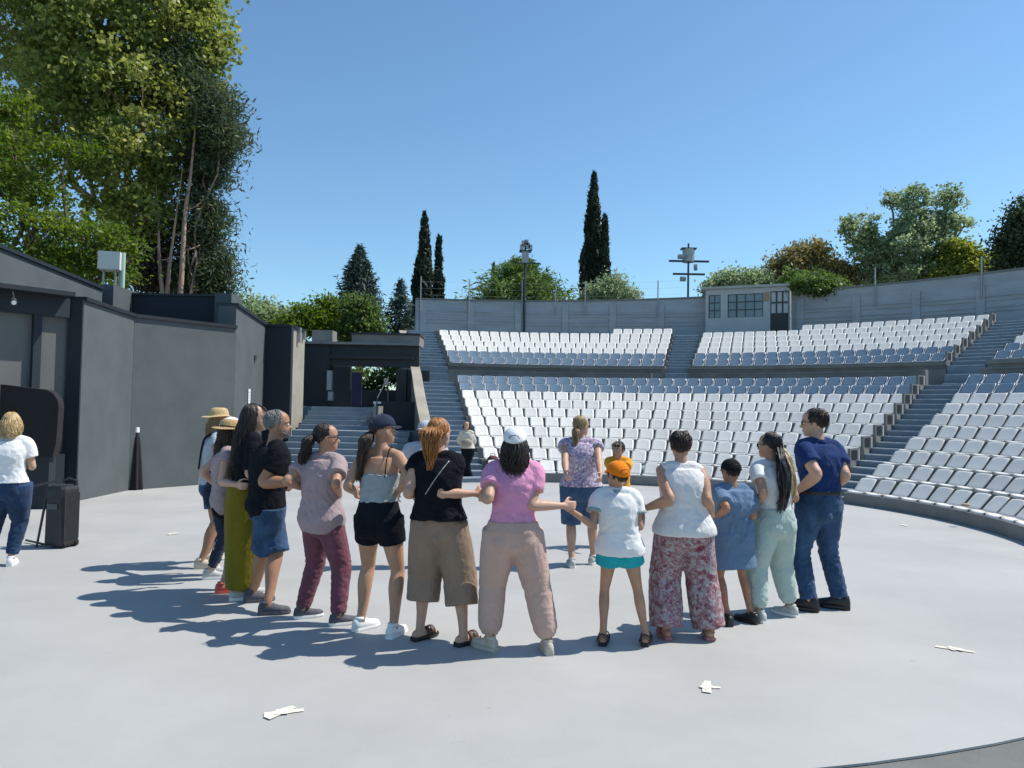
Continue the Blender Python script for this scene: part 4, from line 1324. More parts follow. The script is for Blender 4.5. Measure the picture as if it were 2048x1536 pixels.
def hand_parts(w, d, side, palm, h, curl=.55):
    """wrist w, forearm direction d, palm normal, thumb on 'side' vector"""
    s = h / 1.68
    d = d / np.linalg.norm(d)
    n = palm - d * (palm @ d); n /= np.linalg.norm(n) + 1e-9
    t = np.cross(d, n); t /= np.linalg.norm(t)
    if t @ side < 0: t = -t
    L = .088 * s
    out = []
    out.append(loft([(w - d * .012 * s, t, n, .024 * s, .017 * s, .017 * s), (w + d * .02 * s, t, n, .031 * s, .015 * s, .015 * s), (w + d * .055 * s, t, n, .040 * s, .0145 * s, .0145 * s), (w + d * L, t, n, .040 * s, .013 * s, .013 * s), (w + d * (L + .008), t, n, .036 * s, .009 * s, .009 * s)], 12, 2.8))
    for i, (off, ln) in enumerate(((.030, .070), (.0105, .078), (-.0095, .073), (-.029, .058))):
        p = w + d * (L - .012 * s) + t * off * s
        a = 0.25 + .1 * i
        P = [p]; seg = ln * s
        cur = d
        for k, fr in enumerate((.45, .32, .26)):
            a2 = (curl + .06 * i) * (k + .6) * .85
            cur = d * math.cos(a2) + n * math.sin(a2)
            P.append(P[-1] + cur * seg * fr)
        out.append(round_tube(P, [.0092 * s, .0088 * s, .0080 * s, .0066 * s], 8))
    p = w + d * .022 * s + t * .026 * s
    P = [p, p + (d * .55 + t * .75 + n * .25) * .034 * s, p + (d * 1.15 + t * .95 + n * .75) * .040 * s, p + (d * 1.6 + t * .75 + n * 1.2) * .044 * s]
    out.append(round_tube(P, [.0135 * s, .012 * s, .0100 * s, .0078 * s], 8))
    return out

SKIN = {}
def skin(tone):
    if tone not in SKIN:
        c = {'fair': (.52, .31, .215), 'mid': (.44, .245, .155), 'tan': (.36, .185, .11), 'pale': (.58, .37, .27)}[tone]
        SKIN[tone] = material("skin_" + tone, c, .5, .08, 9, .08, 60, spec=.35)
        p = SKIN[tone].node_tree.nodes["Principled BSDF"]
        p.inputs["Subsurface Weight"].default_value = 0.0
    return SKIN[tone]

def fabric(name, col, var=.08, scale=14, bump=.25, bscale=220, rough=.92, wr=.42, **k):
    return material(name, col, rough, var, scale, bump, bscale, spec=.15, sheen=.08 if max(col) > .05 else 0.0, wrinkle=wr, **k)

def hair_mat(name, col, col2):
    return material(name, col, .42, 0, 42, .5, 90, spec=.5, col2=col2, stretch=(1, 1, .10), detail=3)

def person(lab, h, base, yaw, feet, sex='f', wt=1.0, neck_dx=0.0, neck_dy=0.0, pelvis=None, hands=(None, None), head_yaw=None, head_pitch=0, head_roll=0, skin_tone='mid', sh=None,
           top=None, bottom=None, shoes=None, hair=None, hat=None, glasses=None, chest_yaw=None, vox=.0072, armr=1.0, legr=1.0, extras=None, group=None, hand_curl=.6, elbow_out=.5, headk=1.0):
    """yaw: degrees, 0 = facing away from the viewer (+y), positive = turned to the left; feet: [(x,y,yaw)] left, right"""
    base = np.array([base[0], base[1], 0.0])
    root = empty("person", base, 0, lab, "person", group)
    rot = lambda a: (np.array([math.cos(R_(a)), math.sin(R_(a)), 0]), np.array([-math.sin(R_(a)), math.cos(R_(a)), 0]))   # right, forward
    hr, hf = rot(yaw)
    cy = yaw if chest_yaw is None else chest_yaw
    cr, cf = rot(cy)
    hy = cy if head_yaw is None else head_yaw
    feet = [np.array([f[0] - base[0], f[1] - base[1], f[2]]) for f in feet]
    L1, L2 = .245 * h, .238 * h
    pv = np.array([0, 0, 0.0]) if pelvis is None else np.array([pelvis[0] - base[0], pelvis[1] - base[1], 0.])
    hipw = .052 * h * max(1, wt * .95)
    zh = .515 * h
    for s, f in zip((-1, 1), feet):
        hx = pv + hr * s * hipw
        dd = math.hypot(hx[0] - f[0], hx[1] - f[1])
        zh = min(zh, .05 * h + math.sqrt(max(.01, ((L1 + L2) * .995) ** 2 - dd * dd)))
    P = pv + UPV * (zh + .005 * h)
    drop = .52 * h - P[2]
    N = P + np.array([neck_dx, neck_dy, .312 * h])
    parts, legs, arms = [], [], []
    for s, f in zip((-1, 1), feet):
        hip = P + hr * s * hipw
        ank = np.array([f[0], f[1], .052 * h])
        knee, ank = ik(hip, ank, L1, L2, hf * 1.0 + hr * s * .15)
        legs.append((hip, knee, ank, f[2]))
    shw = (sh if sh else (.098 if sex == 'f' else .116)) * h
    S0 = N - UPV * .020 * h
    for s, hd in zip((-1, 1), hands):
        shd = S0 + cr * s * shw
        if hd is None:
            tgt = shd + np.array([0, 0, -.30 * h]) + cr * s * .05 * h + cf * .03 * h
            pole = -cf
        else:
            tgt = np.array(hd[:3]) - base
            pole = -UPV * 1.0 + cr * s * elbow_out * .45 - cf * .30
        hl = .060 * h
        dirv = tgt - (shd - UPV * .16 * h); dirv /= np.linalg.norm(dirv)
        wr = tgt - dirv * hl if hd is not None else tgt
        el, wr = ik(shd, wr, .170 * h, .150 * h, pole)
        arms.append((shd, el, wr, s))
    def spine(zf):
        t = (zf - .52) / (.832 - .52)
        tt = np.clip(t, 0, 1)
        c = P + (N - P) * t if t > 0 else P + UPV * (zf - .52) * h
        c = c - (hf * (1 - tt) + cf * tt) * .012 * h * math.sin(math.pi * np.clip(t, 0, 1))
        a = yaw + (cy - yaw) * tt
        r, f = rot(a)
        return c, r, f
    def torso(z0, z1, ew, ed, wtf, m=14, flare=0.0, minw=None):
        out = []
        for z in np.linspace(z0, z1, m):
            c, r, f = spine(z)
            w = np.interp(z, ZF, TW[sex]) * h * wtf + ew
            d = np.interp(z, ZF, TD[sex]) * h * (1 + (wtf - 1) * 1.25) + ed
            if minw is not None: w = max(w, minw * h); d = max(d, minw * h * .66)
            fl = flare * max(0, (z1 - z) / (z1 - z0) - .35) * h
            out.append((c, r, f, w + fl, d * .94 + fl, d * 1.04 + fl))
        return loft(out, 28, 2.4)
    # ---- body: one continuous surface
    parts.append(torso(.46, .808, 0, 0, wt))
    for s in (-1, 1):        # buttocks, shoulders
        parts.append(ellipsoid(P + hr * s * .045 * h - hf * (.030 if sex == 'f' else .022) * h - UPV * .018 * h, (.052 * h * wt, .052 * h * wt, .060 * h)))
    Hh = h / 7.45 * headk
    q1, q2 = rot(hy)
    pr = R_(head_pitch); rr = R_(head_roll)
    fH = q2 * math.cos(pr) + UPV * math.sin(pr); uH = np.cross(q1, fH); rH = q1
    rH = rH * math.cos(rr) + uH * math.sin(rr); uH = np.cross(rH, fH)
    C = N + UPV * .042 * h + cf * .012 * h                  # chin level at the neck axis
    C = C + fH * .02 * Hh
    C[2] = min(C[2], h - drop - Hh)
    hp = lambda x, y, z: C + rH * x * Hh + fH * y * Hh + uH * z * Hh
    parts.append(tube(*smooth_path([N - UPV * .035 * h - cf * .004 * h, N + UPV * .01 * h, hp(0, -.06, .16), hp(0, -.05, .4)], [.045 * h if sex == 'm' else .038 * h, .036 * h if sex == 'm' else .0295 * h, .034 * h if sex == 'm' else .0285 * h, .03 * h], 4), n=14))
    for s in (-1, 1):        # trapezius
        parts.append(round_tube([N + UPV * .006 * h, S0 + cr * s * shw * .55 + UPV * .012 * h, S0 + cr * s * shw * .95], [.026 * h, .027 * h, .027 * h], 10))
    parts.append(loft([(C + uH * z * Hh, rH, fH, w * Hh, f * Hh, b * Hh) for z, w, f, b in HEADP], 28, 2.15))
    parts.append(round_tube([hp(0, .36, .53), hp(0, .42, .43), hp(0, .465, .365)], [.035 * Hh, .045 * Hh, .058 * Hh], 8))
    parts.append(ellipsoid(hp(.045, .41, .345), (.04 * Hh, .04 * Hh, .03 * Hh), None, 8, 6)); parts.append(ellipsoid(hp(-.045, .41, .345), (.04 * Hh, .04 * Hh, .03 * Hh), None, 8, 6))
    parts.append(ellipsoid(hp(0, .385, .215), (.10 * Hh, .05 * Hh, .045 * Hh), np.array([rH, fH, uH]), 12, 8))
    for s in (-1, 1):
        parts.append(ellipsoid(hp(s * .325, -.03, .44), (.035 * Hh, .085 * Hh, .135 * Hh), np.array([rH + fH * -.25 * s, fH, uH]), 10, 8))
        parts.append(round_tube([hp(s * .06, .375, .60), hp(s * .17, .35, .61), hp(s * .26, .27, .585)], [.03 * Hh] * 3, 8))
    aw = armr * (1.0 if sex == 'f' else 1.18)
    for (a, e, w, s) in arms:
        pp, qq = smooth_path([a - cr * s * .012 * h, a + (e - a) * .35, a + (e - a) * .75, e, e + (w - e) * .3, e + (w - e) * .7, w, w + (w - e) * .05],
                             np.array([.030, .0285 * aw, .0245 * aw, .0225 * aw, .0245 * aw, .0195 * aw, .0150, .015]) * h, 4)
        parts.append(round_tube(list(pp), list(qq), 12))
        d = (w - e) / np.linalg.norm(w - e)
        d2 = d
        parts += hand_parts(w, d2, UPV if True else cf, -cr * s, h, hand_curl)
    lw = legr
    for (a, k, b, fy) in legs:
        fr, ff = rot(fy)
        pp, qq = smooth_path([a + UPV * .01 * h, a + (k - a) * .3, a + (k - a) * .75, k, k + (b - k) * .3 - ff * .006 * h, k + (b - k) * .7, b + UPV * .01 * h, b - UPV * .02 * h],
                             np.array([.056 * lw, .051 * lw, .038 * lw, .0325 * lw, .0345 * lw, .0245 * lw, .0205, .021]) * h, 5)
        parts.append(round_tube(list(pp), list(qq), 14))
        parts.append(round_tube([b - UPV * .026 * h - ff * .022 * h, b - UPV * .026 * h + ff * .03 * h, b - UPV * .034 * h + ff * .085 * h], [.022 * h, .021 * h, .016 * h], 10))
    co, no, li, ls = voxel_mesh(parts, vox, 4)
    co += no * (vnoise(co, 9, 3)[:, None] * .0012)
    body = fast_obj("body", co, li, ls, skin(skin_tone), root)
    # ---- eyes and mouth
    for s in (-1, 1):
        V, F = ellipsoid(hp(s * .145, .335, .50), (.055 * Hh, .055 * Hh, .05 * Hh), None, 10, 8)
        o = mesh_obj("eye", V, F, material("eye_white", (.7, .68, .64), .25), root, True)
        V, F = ellipsoid(hp(s * .145, .372, .50), (.028 * Hh, .026 * Hh, .028 * Hh), None, 8, 6)
        mesh_obj("iris", V, F, material("iris_brown", (.03, .018, .01), .2), o, True)
        V, F = round_tube([hp(s * .06, .405, .585), hp(s * .15, .392, .605), hp(s * .25, .315, .575)], [.013 * Hh, .017 * Hh, .010 * Hh], 6)
        mesh_obj("eyebrow", V, F, material("brow_brown", (.05, .03, .02), .8), root, True)
    V, F = ellipsoid(hp(0, .422, .215), (.075 * Hh, .022 * Hh, .022 * Hh), np.array([rH, fH, uH]), 12, 6)
    mesh_obj("mouth", V, F, material("lip_rose", (.33, .12, .10), .45), root, True)
    ctx = dict(root=root, h=h, hp=hp, Hh=Hh, rH=rH, fH=fH, uH=uH, C=C, N=N, P=P, S0=S0, cr=cr, cf=cf, hr=hr, hf=hf, legs=legs, arms=arms, torso=torso, spine=spine, wt=wt, shw=shw, sex=sex, base=base)
    seed = int(abs(base[0] * 977 + base[1] * 131)) % 9973

    def cloth(name, prts, mat, vx=.0105, amp=.006, fx=22, fz=5, seed2=0, sm=5, folds=None):
        co, no, li, ls = voxel_mesh(prts, vx, sm)
        p = co * np.array([fx, fx, fz]) / 10.0
        d = vnoise(p, 1.6, seed + seed2, 3) * amp + vnoise(co, 30, seed + seed2 + 5, 2) * amp * .15
        if folds:
            for (c, ax, fr, am, rad) in folds:
                q = co - c
                g = np.exp(-(q ** 2).sum(1) / rad ** 2)
                lat = q - np.outer(q @ ax, ax)
                nn_ = vnoise(lat * 16.0 + np.outer(q @ ax, ax) * fr * .42, 1.3, seed + int(fr) + 9, 2)
                d += g * am * 1.35 * (.45 - np.abs(nn_) * 1.6)
        co = co + no * d[:, None]
        return fast_obj(name, co, li, ls, mat, root)

    # ---- bottoms
    if bottom:
        kd = bottom['kind']; m = bottom['mat']
        ez = bottom.get('ease', .012)
        pr_ = []
        topz = bottom.get('waist', .60)
        if top and top['hem'] < .54: topz = min(topz, top['hem'] + .06)
        if kd in ('pants', 'shorts', 'culottes'):
            pr_.append(torso(.475, topz, ez, ez, bottom.get('hipw', wt), 10))
            for s in (-1, 1):
                pr_.append(ellipsoid(P + hr * s * .046 * h - hf * (.032 if sex == 'f' else .024) * h - UPV * .022 * h, (.054 * h * wt + ez * .6, .052 * h * wt + ez * .6, .066 * h)))
            pr_.append(ellipsoid(P - hf * .012 * h - UPV * .045 * h, (.05 * h * wt + ez * .4, .072 * h * wt + ez * .4, .050 * h)))
            ln = bottom['len']               # 0 hip .. 1 knee .. 2 ankle
            rt = bottom['r']                 # list (t, radius/h)
            for (a, k, b, fy) in legs:
                def pos(t):
                    return a + (k - a) * t if t <= 1 else k + (b - k) * (t - 1)
                ts = np.linspace(0.0, ln, 14)
                R = np.interp(ts, [q[0] for q in rt], [q[1] for q in rt]) * h
                pts = [pos(t) for t in ts]
                pts[0] = pts[0] + UPV * .02 * h
                kk = bottom.get('knee_soft', 0)
                pr_.append(tube(np.array(pts), R, 18))
            if kd == 'culottes' and bottom.get('join'):
                a0, a1 = legs[0], legs[1]
                mid = lambda t: ((a0[0] + (a0[1] - a0[0]) * t) + (a1[0] + (a1[1] - a1[0]) * t)) / 2
                pr_.append(tube([mid(0) + UPV * .0, mid(.45)], [.06 * h, .05 * h], 14))
            fo = []
            if bottom.get('crease', 1):
                for (a, k, b, fy) in legs:
                    ax = unit(np.array([.35, .2, 1.0]))
                    if ln > .9: fo.append((k - hf * .02 * h, ax, 75, .006 * bottom.get('crease', 1), .11 * h))
                    if ln > 1.7: fo.append((b + UPV * .05 * h, unit(np.array([.25, -.2, 1.0])), 95, .008 * bottom.get('crease', 1), .085 * h))
                    fo.append((a - UPV * .02 * h, unit(np.array([.7 * (1 if a is legs[0][0] else -1), .1, 1.0])), 60, .005 * bottom.get('crease', 1), .08 * h))
            o = cloth(bottom.get('name', 'trousers'), pr_, m, .0100, bottom.get('amp', .005), bottom.get('fx', 26), bottom.get('fz', 7), 2, 4, fo)
        elif kd == 'skirt':
            zs = np.linspace(bottom['hem'], topz, 14)
            sec = []
            for z in zs:
                c, r, f = spine(max(z, .5)); c = c + UPV * (min(0, z - .5)) * h
                t = (topz - z) / (topz - bottom['hem'])
                w = np.interp(t, [0, .2, 1], [.084 * wt, .108 * wt, bottom['flare']]) * h
                sec.append((c, r, f, w, w * .88, w * 1.02))
            pr_.append(loft(sec, 36, 2.0))
            o = cloth('skirt', pr_, m, .0105, .012, 30, 1.6, 2, 4)
        if bottom.get('band'):
            z0 = bottom.get('band_z', topz - .012)
            V, F = torso(z0 - .012, z0 + .012, ez + .004, ez + .004, bottom.get('hipw', wt), 4)
            mesh_obj("waistband", V, F, bottom['band'], root, True)
    # ---- tops
    if top:
        ez = top.get('ease', .014); m = top['mat']
        z1 = top.get('neck', .822); z0 = top['hem']
        pr_ = [torso(z0, z1, ez, ez, top.get('w', wt), 16, top.get('flare', 0.0), top.get('minw'))]
        sl = top.get('sleeve', 0)
        if z1 > .79:
            for s in (-1, 1):
                pr_.append(round_tube([N - UPV * .006 * h - cf * .004 * h, S0 + cr * s * shw * .55 + UPV * .013 * h, S0 + cr * s * shw * (.93 if sl else .80) + UPV * .003 * h], [.036 * h, .034 * h + ez * .3, (.034 if sl else .031) * h + ez * .3], 12))
        if z0 < .51 and top.get('flare', 0) < .04:
            for s in (-1, 1):
                pr_.append(ellipsoid(P + hr * s * .045 * h - hf * .030 * h + UPV * .014 * h, (.056 * h * wt + ez, .054 * h * wt + ez, .062 * h)))
        fo = []
        if sl:
            for (a, e, w, s) in arms:
                r0, r1 = top.get('sr', (.040, .040))
                pts = [a - cr * s * .02 * h, a + (e - a) * sl * .3, a + (e - a) * min(sl, 1)]
                rad = [r0 * h, (r0 + r1) * .5 * h, r1 * h]
                if sl > 1:
                    pts += [e + (w - e) * (sl - 1)]; rad += [r1 * h * .85]
                pr_.append(tube(*smooth_path(pts, rad, 5), n=16))
                fo.append((a - UPV * .05 * h, unit(np.array([s * .8 * cr[0], s * .8 * cr[1], .6])), 70, .005, .06 * h))
        c, r, f = spine(.60)
        fo.append((c - f * .04 * h, unit(np.array([.25, .1, 1.0])), 48, .006 * top.get('crease', 1), .13 * h))
        c, r, f = spine(.70)
        fo.append((c - f * .05 * h + r * .05 * h, unit(np.array([.9, .1, .5])), 42, .004 * top.get('crease', 1), .11 * h))
        cloth(top.get('name', 'shirt'), pr_, m, .0100, top.get('amp', .006), top.get('fx', 24), top.get('fz', 5), 1, 4, fo)
        if top.get('straps'):
            for s in (-1, 1):
                c, r, f = spine(z1 - .01)
                b = np.array(c) + r * s * .055 * h - f * (.066 * h); t = S0 + cr * s * shw * .58 + UPV * .042 * h; fr_ = np.array(c) + r * s * .055 * h + f * .064 * h
                mb = MB(); mb.tube(*smooth_path([b - UPV * .01, b * .35 + t * .65 - f * .030 * h, t + UPV * .001, fr_], [.0045] * 4, 5), n=6)
                mb.build("strap", top['straps'], root, True)
        if top.get('cuff'):
            for (a, e, w, s) in arms:
                p0 = a + (e - a) * (sl - .06); p1 = a + (e - a) * (sl + .03)
                v, f = tube([p0, p1], [top['sr'][1] * h + .003] * 2, 18); mesh_obj("cuff", v, f, top['cuff'], root, True)
        if top.get('collar'):
            v, f = tube([N - UPV * .005 * h, N + UPV * .022 * h - cf * .004 * h], [.046 * h, .040 * h], 20); mesh_obj("collar", v, f, top['collar'], root, True)
    # ---- shoes
    if shoes:
        kd = shoes['kind']
        for (a, k, b, fy) in legs:
            fr, ff = rot(fy)
            g = np.array([b[0], b[1], 0.0])
            s = h / 1.68 * shoes.get('k', 1.0)
            sol = shoes.get('sole_h', .028) * s
            A = [(-.075, .026, .030), (-.055, .036, .038), (0.0, .040, .040), (.06, .046, .046), (.11, .048, .046), (.155, .036, .034), (.178, .015, .014)]
            V, F = [], []
            ring = [(y, w) for y, w, _ in A] + [(y, -w) for y, w, _ in A[::-1]]
            kk = len(ring)
            for z, q in ((0.001, .95), (sol * .5, 1.03), (sol, 1.0)):
                V += [g + ff * y * s * (q if abs(y) > .1 else 1) + fr * w * s * q + UPV * z for y, w in ring]
            F += [tuple(range(kk))[::-1], tuple(range(2 * kk, 3 * kk))]
            for i in range(2):
                for j in range(kk):
                    F.append((i * kk + j, i * kk + (j + 1) % kk, (i + 1) * kk + (j + 1) % kk, (i + 1) * kk + j))
            if kd in ('sneaker', 'boot'):
                ht = .105 if kd == 'boot' else .082
                U = [loft([(g + ff * y * s + UPV * (sol + .001), fr, UPV, w * s * .96, zt * s, .004) for y, w, zt in
                           ((-.076, .018, .03), (-.066, .034, ht * .78), (-.03, .038, ht * .92), (.015, .040, ht * .86), (.05, .043, ht * .70), (.085, .046, ht * .52), (.125, .043, ht * .42), (.155, .032, ht * .36), (.176, .013, ht * .2))], 16, 2.4)]
                v, f = U[0]
                so = mesh_obj("shoe", v, f, shoes['mat'], root, True)
                tg = MB()
                for i, y in enumerate((.045, .065, .085)):
                    zz = sol + ht * s * (.74 - .19 * i)
                    tg.tube([g + ff * y * s - fr * .026 * s + UPV * (zz - .012 * s), g + ff * (y + .003) * s + UPV * (zz + .003 * s), g + ff * y * s + fr * .026 * s + UPV * (zz - .012 * s)], .0035 * s, 5)
                if not shoes.get('nolace'): tg.build("laces", shoes.get('lace', M_white), so)
                # padded collar round the ankle
                v, f = tube([g + UPV * (sol + ht * s * .70) - ff * .018 * s, g + UPV * (sol + ht * s * 1.0) - ff * .018 * s], [.040 * s, .0375 * s], 14)
                mesh_obj("ankle_collar", v, f, shoes['mat'], so, True)
            else:
                so = mesh_obj("footbed", [p + UPV * .001 for p in V][2 * kk:], [tuple(range(kk))], shoes['mat'], root)
                for y, w in ((.10, .022), (.055, .016)) if kd == 'slide' else ((.10, .012), (.03, .011), (-.05, .012)):
                    P_ = [g + ff * y * s + fr * .047 * s * math.cos(q) + UPV * (sol + .004 + math.sin(q) * (.052 if y > 0 else .06) * s) for q in np.linspace(0, math.pi, 9)]
                    v, f = tube(P_, [(w * s, .005)] * 9, 8, up=ff)
                    mesh_obj("strap", v, f, shoes['mat'], so, True)
            mesh_obj("sole", V, F, shoes.get('sole', M_white), so)
            if shoes.get('sock'):
                v, f = tube([g + UPV * (sol + .05 * s) - ff * .01 * s, b + UPV * .055 * h], [.030 * s, .0255 * h], 14)
                mesh_obj("sock", v, f, shoes['sock'], root, True)
    ctx['hatted'] = bool(hat)
    if hair: build_hair(ctx, hair, seed)
    if hat: build_hat(ctx, hat)
    if glasses:
        g = MB()
        for s in (-1, 1):
            V, F = ellipsoid(hp(s * .15, .415, .50), (.105 * Hh, .018 * Hh, .085 * Hh), np.array([rH, fH, uH]), 12, 6); g.add(V, F)
            g.tube([hp(s * .25, .40, .53), hp(s * .34, .25, .53), hp(s * .345, -.02, .51)], .013 * Hh, 5)
        g.tube([hp(-.05, .43, .52), hp(.05, .43, .52)], .014 * Hh, 5)
        g.build("sunglasses", glasses, root, True)
    if extras: extras(ctx)
    return root

def build_hair(c, o, seed):
    rs = np.random.RandomState(seed + 3)
    hp, Hh, rH, fH, uH, root = c['hp'], c['Hh'], c['rH'], c['fH'], c['uH'], c['root']
    m = o['mat']; mb = MB()
    k = o.get('vol', 1.0)
    ax = np.array([rH, fH * .97 + uH * .24, uH * .97 - fH * .24])
    hatted = c.get('hatted')
    R = np.array([.358 * k, .430 * k, .415]) * Hh * (.89 if hatted else 1)
    cen = hp(0, -.085, .635)
    V, F = ellipsoid(cen, R, ax, 36, 22)
    V = np.array(V)
    loc = (V - cen) @ ax.T
    a = np.arctan2(loc[:, 0], -loc[:, 1])
    V = V + unit(V - cen) * (np.sin(a * 17 + 3 * np.sin(loc[:, 2] / Hh * 6)) * .010 + np.sin(a * 31 + loc[:, 2] / Hh * 9) * .006)[:, None] * Hh
    mb.add(V, F)
    def strand(P, r0, r1, n=5):
        pp, qq = smooth_path(P, np.linspace(r0, r1, len(P)), 3)
        mb.tube(pp, qq, n)
    def scalp(th, ph, s=1.0):
        """th: 0 top .. pi bottom, ph: 0 front, pi back (clockwise to the right)"""
        q = np.array([math.sin(th) * math.sin(ph) * R[0], math.sin(th) * math.cos(ph) * R[1], math.cos(th) * R[2]]) * s
        return cen + q @ ax
    kd = o['kind']
    if kd == 'short':
        for i in range(int(o.get('n', 130) * 2.2)):
            th, ph = rs.uniform(.15, 1.75), rs.uniform(.9, 5.38)
            if th > 1.2 and (ph < 1.9 or ph > 4.4): continue
            if hatted and th < 1.35: continue
            p0 = scalp(th, ph, .97); p1 = scalp(th + .28, ph + rs.uniform(-.15, .15), 1.05 + rs.uniform(0, .05)); p2 = scalp(th + .5, ph + rs.uniform(-.2, .2), 1.02 + rs.uniform(0, .07) * o.get('mess', 1))
            strand([p0, p1, p2], .020 * Hh, .006 * Hh, 4)
        for s in (-1, 1):      # sideburn area
            strand([hp(s * .32, .10, .66), hp(s * .335, .06, .52), hp(s * .325, .04, .42)], .05 * Hh, .02 * Hh, 6)
    if kd in ('ponytail', 'long', 'braids', 'bob'):
        for i in range(130):
            ph = rs.uniform(.75, 5.53)
            th0 = rs.uniform(.1, .6) if not hatted else rs.uniform(1.35, 1.6)
            P = [scalp(th, ph + (math.pi - ph) * o.get('sweep', .25) * (th - th0), 1.015 + rs.uniform(-.01, .02)) for th in np.linspace(th0, 1.75, 6)]
            strand(P, .018 * Hh, .010 * Hh, 4)
    if kd == 'ponytail':
        t0 = hp(*o.get('tie', (0, -.52, .62)))
        end = o['end']           # world offset list relative to the tie
        L = o.get('len', .3)
        n = int(o.get('n', 70) * 1.9)
        path = [np.zeros(3)] + [np.asarray(q, float) for q in o['path']]
        w = o.get('w', .035)
        mb.tube([t0 + fH * .03 * Hh, t0 - fH * .06 * Hh], .06 * Hh, 8)
        for i in range(n):
            a, r = rs.uniform(0, 6.283), rs.uniform(0, 1) ** .5
            wa = rs.uniform(0, 6.28); wam = o.get('wave', .008)
            P = []
            fr = rs.uniform(.78, 1.06)
            for j, q in enumerate(path):
                t = j / (len(path) - 1)
                ww = w * (math.sin(math.pi * min(1, t * 1.0 + .12) ** .8) * .9 + .25) * (1 if t < .99 else .75)
                P.append(t0 + q * (fr if j > 1 else 1) + rH * math.cos(a) * r * ww + fH * math.sin(a) * r * ww * .6 + np.array([math.sin(wa + j * 2.2), math.cos(wa + j * 1.7), 0]) * wam * (t > 0))
            strand(P, .0046 * o.get('thick', 1), .0018, 4)
        for i in range(26):
            ph = rs.uniform(1.0, 5.28); th0 = rs.uniform(.3, 1.3)
            p0 = scalp(th0, ph, 1.02); p1 = (scalp(th0 + .4, (ph + math.pi) / 2, 1.04)); strand([p0, p1, t0], .022 * Hh, .02 * Hh, 4)
    if kd in ('long', 'bob'):
        n = int(o.get('n', 150) * 1.8)
        L = o['len']
        for i in range(n):
            ph = rs.uniform(o.get('ph0', 1.15), 6.283 - o.get('ph0', 1.15))
            th = rs.uniform(1.2, 1.7) if not hatted else rs.uniform(1.5, 1.85)
            p = scalp(th, ph, 1.0 + rs.uniform(-.05, .05))
            out = unit(p - cen); out[2] = 0
            wa = rs.uniform(0, 6.28); wam = o.get('wave', .012)
            ln = L * rs.uniform(.75, 1.05)
            P = [scalp(th - .5, ph, 1.01), p] if not hatted else [scalp(th - .15, ph, .96), p]
            m_ = 6
            back = -c['cf'] * .02
            for j in range(1, m_ + 1):
                t = j / m_
                q = p + np.array([0, 0, -ln * t]) + out * (.018 * math.sin(t * 3) + .006) + back * t * ln * 2.2 + np.array(o.get('drift', (0, 0, 0))) * t + np.array([math.sin(wa + j * 1.9), math.cos(wa + j * 1.4), 0]) * wam * t
                P.append(q)
            strand(P, .0058, .0020, 4)
    if kd == 'braids':
        for i in range(o['n']):
            f = (i + .5) / o['n']
            ph = math.pi + (f - .5) * 3.3
            if o.get('half') and (f > .5) != (o['half'] > 0): continue
            p = scalp(1.35, ph, 1.02)
            P = [scalp(.7, ph, 1.02), p]
            ln = o['len'] * rs.uniform(.85, 1.05)
            tgt = hp(0, -.45, .1) + rH * (f - .5) * o.get('spread', .22) - c['cf'] * rs.uniform(.02, .07) * 1.0
            P.append(tgt)
            for t in (.35, .7, 1.0):
                P.append(tgt + np.array([0, 0, -ln * t]) + rs.normal(size=3) * .010 - c['cf'] * .05 * (t < .8) + rH * o.get('drift', 0) * t)
            pp, qq = smooth_path(P, [.008] * 5 + [.005], 8)
            qq = qq * (1 + .22 * np.sin(np.arange(len(qq)) * 1.6))
            mb.tube(pp, qq, 5)
    if o.get('fringe'):
        for i in range(26):
            x = rs.uniform(-.3, .3)
            strand([hp(x * .6, .12, .98), hp(x, .34, .86), hp(x * 1.1 + rs.uniform(-.03, .03), .415, .70 + rs.uniform(-.06, .05))], .03 * Hh, .012 * Hh, 4)
    mb.build(o.get('name', 'hair'), m, root, True)
    if kd == 'braids' and o.get('mat2'):
        o2 = dict(o); o2.update(mat=o['mat2'], mat2=None, half=-o['half'], name='blonde_braids'); 
        build_braids_only(c, o2, seed)
    if o.get('beard'):
        b = MB()
        for i in range(120):
            a = rs.uniform(-1, 1)
            z = rs.uniform(.0, .26)
            y = .40 - .30 * abs(a) ** 1.6
            w = .05 + .25 * abs(a) ** .8 * (1 if z > .1 else .75)
            p = hp(math.copysign(w, a), y - .05 * (z < .05), z + .12 * abs(a))
            b.tube([p - fH * .02 * Hh, p + fH * .012 * Hh - uH * .035 * Hh], [.022 * Hh, .008 * Hh], 4)
        b.build("beard", o['beard'], root, True)

def build_braids_only(c, o, seed):
    rs = np.random.RandomState(seed + 8)
    hp, Hh, rH = c['hp'], c['Hh'], c['rH']
    mb = MB()
    for i in range(o['n']):
        f = (i + .5) / o['n']
        if (f > .5) != (o['half'] > 0): continue
        ln = o['len'] * rs.uniform(.8, 1.0)
        top_ = hp(math.sin((f - .5) * 3.2) * .375, -.16 - .30 * math.cos((f - .5) * 3.2), .60)
        tgt = hp(0, -.45, .1) + rH * (f - .5) * o.get('spread', .22) - c['cf'] * rs.uniform(.02, .06)
        P = [hp(math.sin((f - .5) * 3.2) * .2, -.15 - .16 * math.cos((f - .5) * 3.2), 1.0), top_, tgt]
        for t in (.35, .7, 1.0):
            P.append(tgt + np.array([0, 0, -ln * t]) + rs.normal(size=3) * .010 - c['cf'] * .05 * (t < .8))
        pp, qq = smooth_path(P, [.009] * 5 + [.005], 8)
        qq = qq * (1 + .22 * np.sin(np.arange(len(qq)) * 1.6))
        mb.tube(pp, qq, 5)
    mb.build(o['name'], o['mat'], c['root'], True)

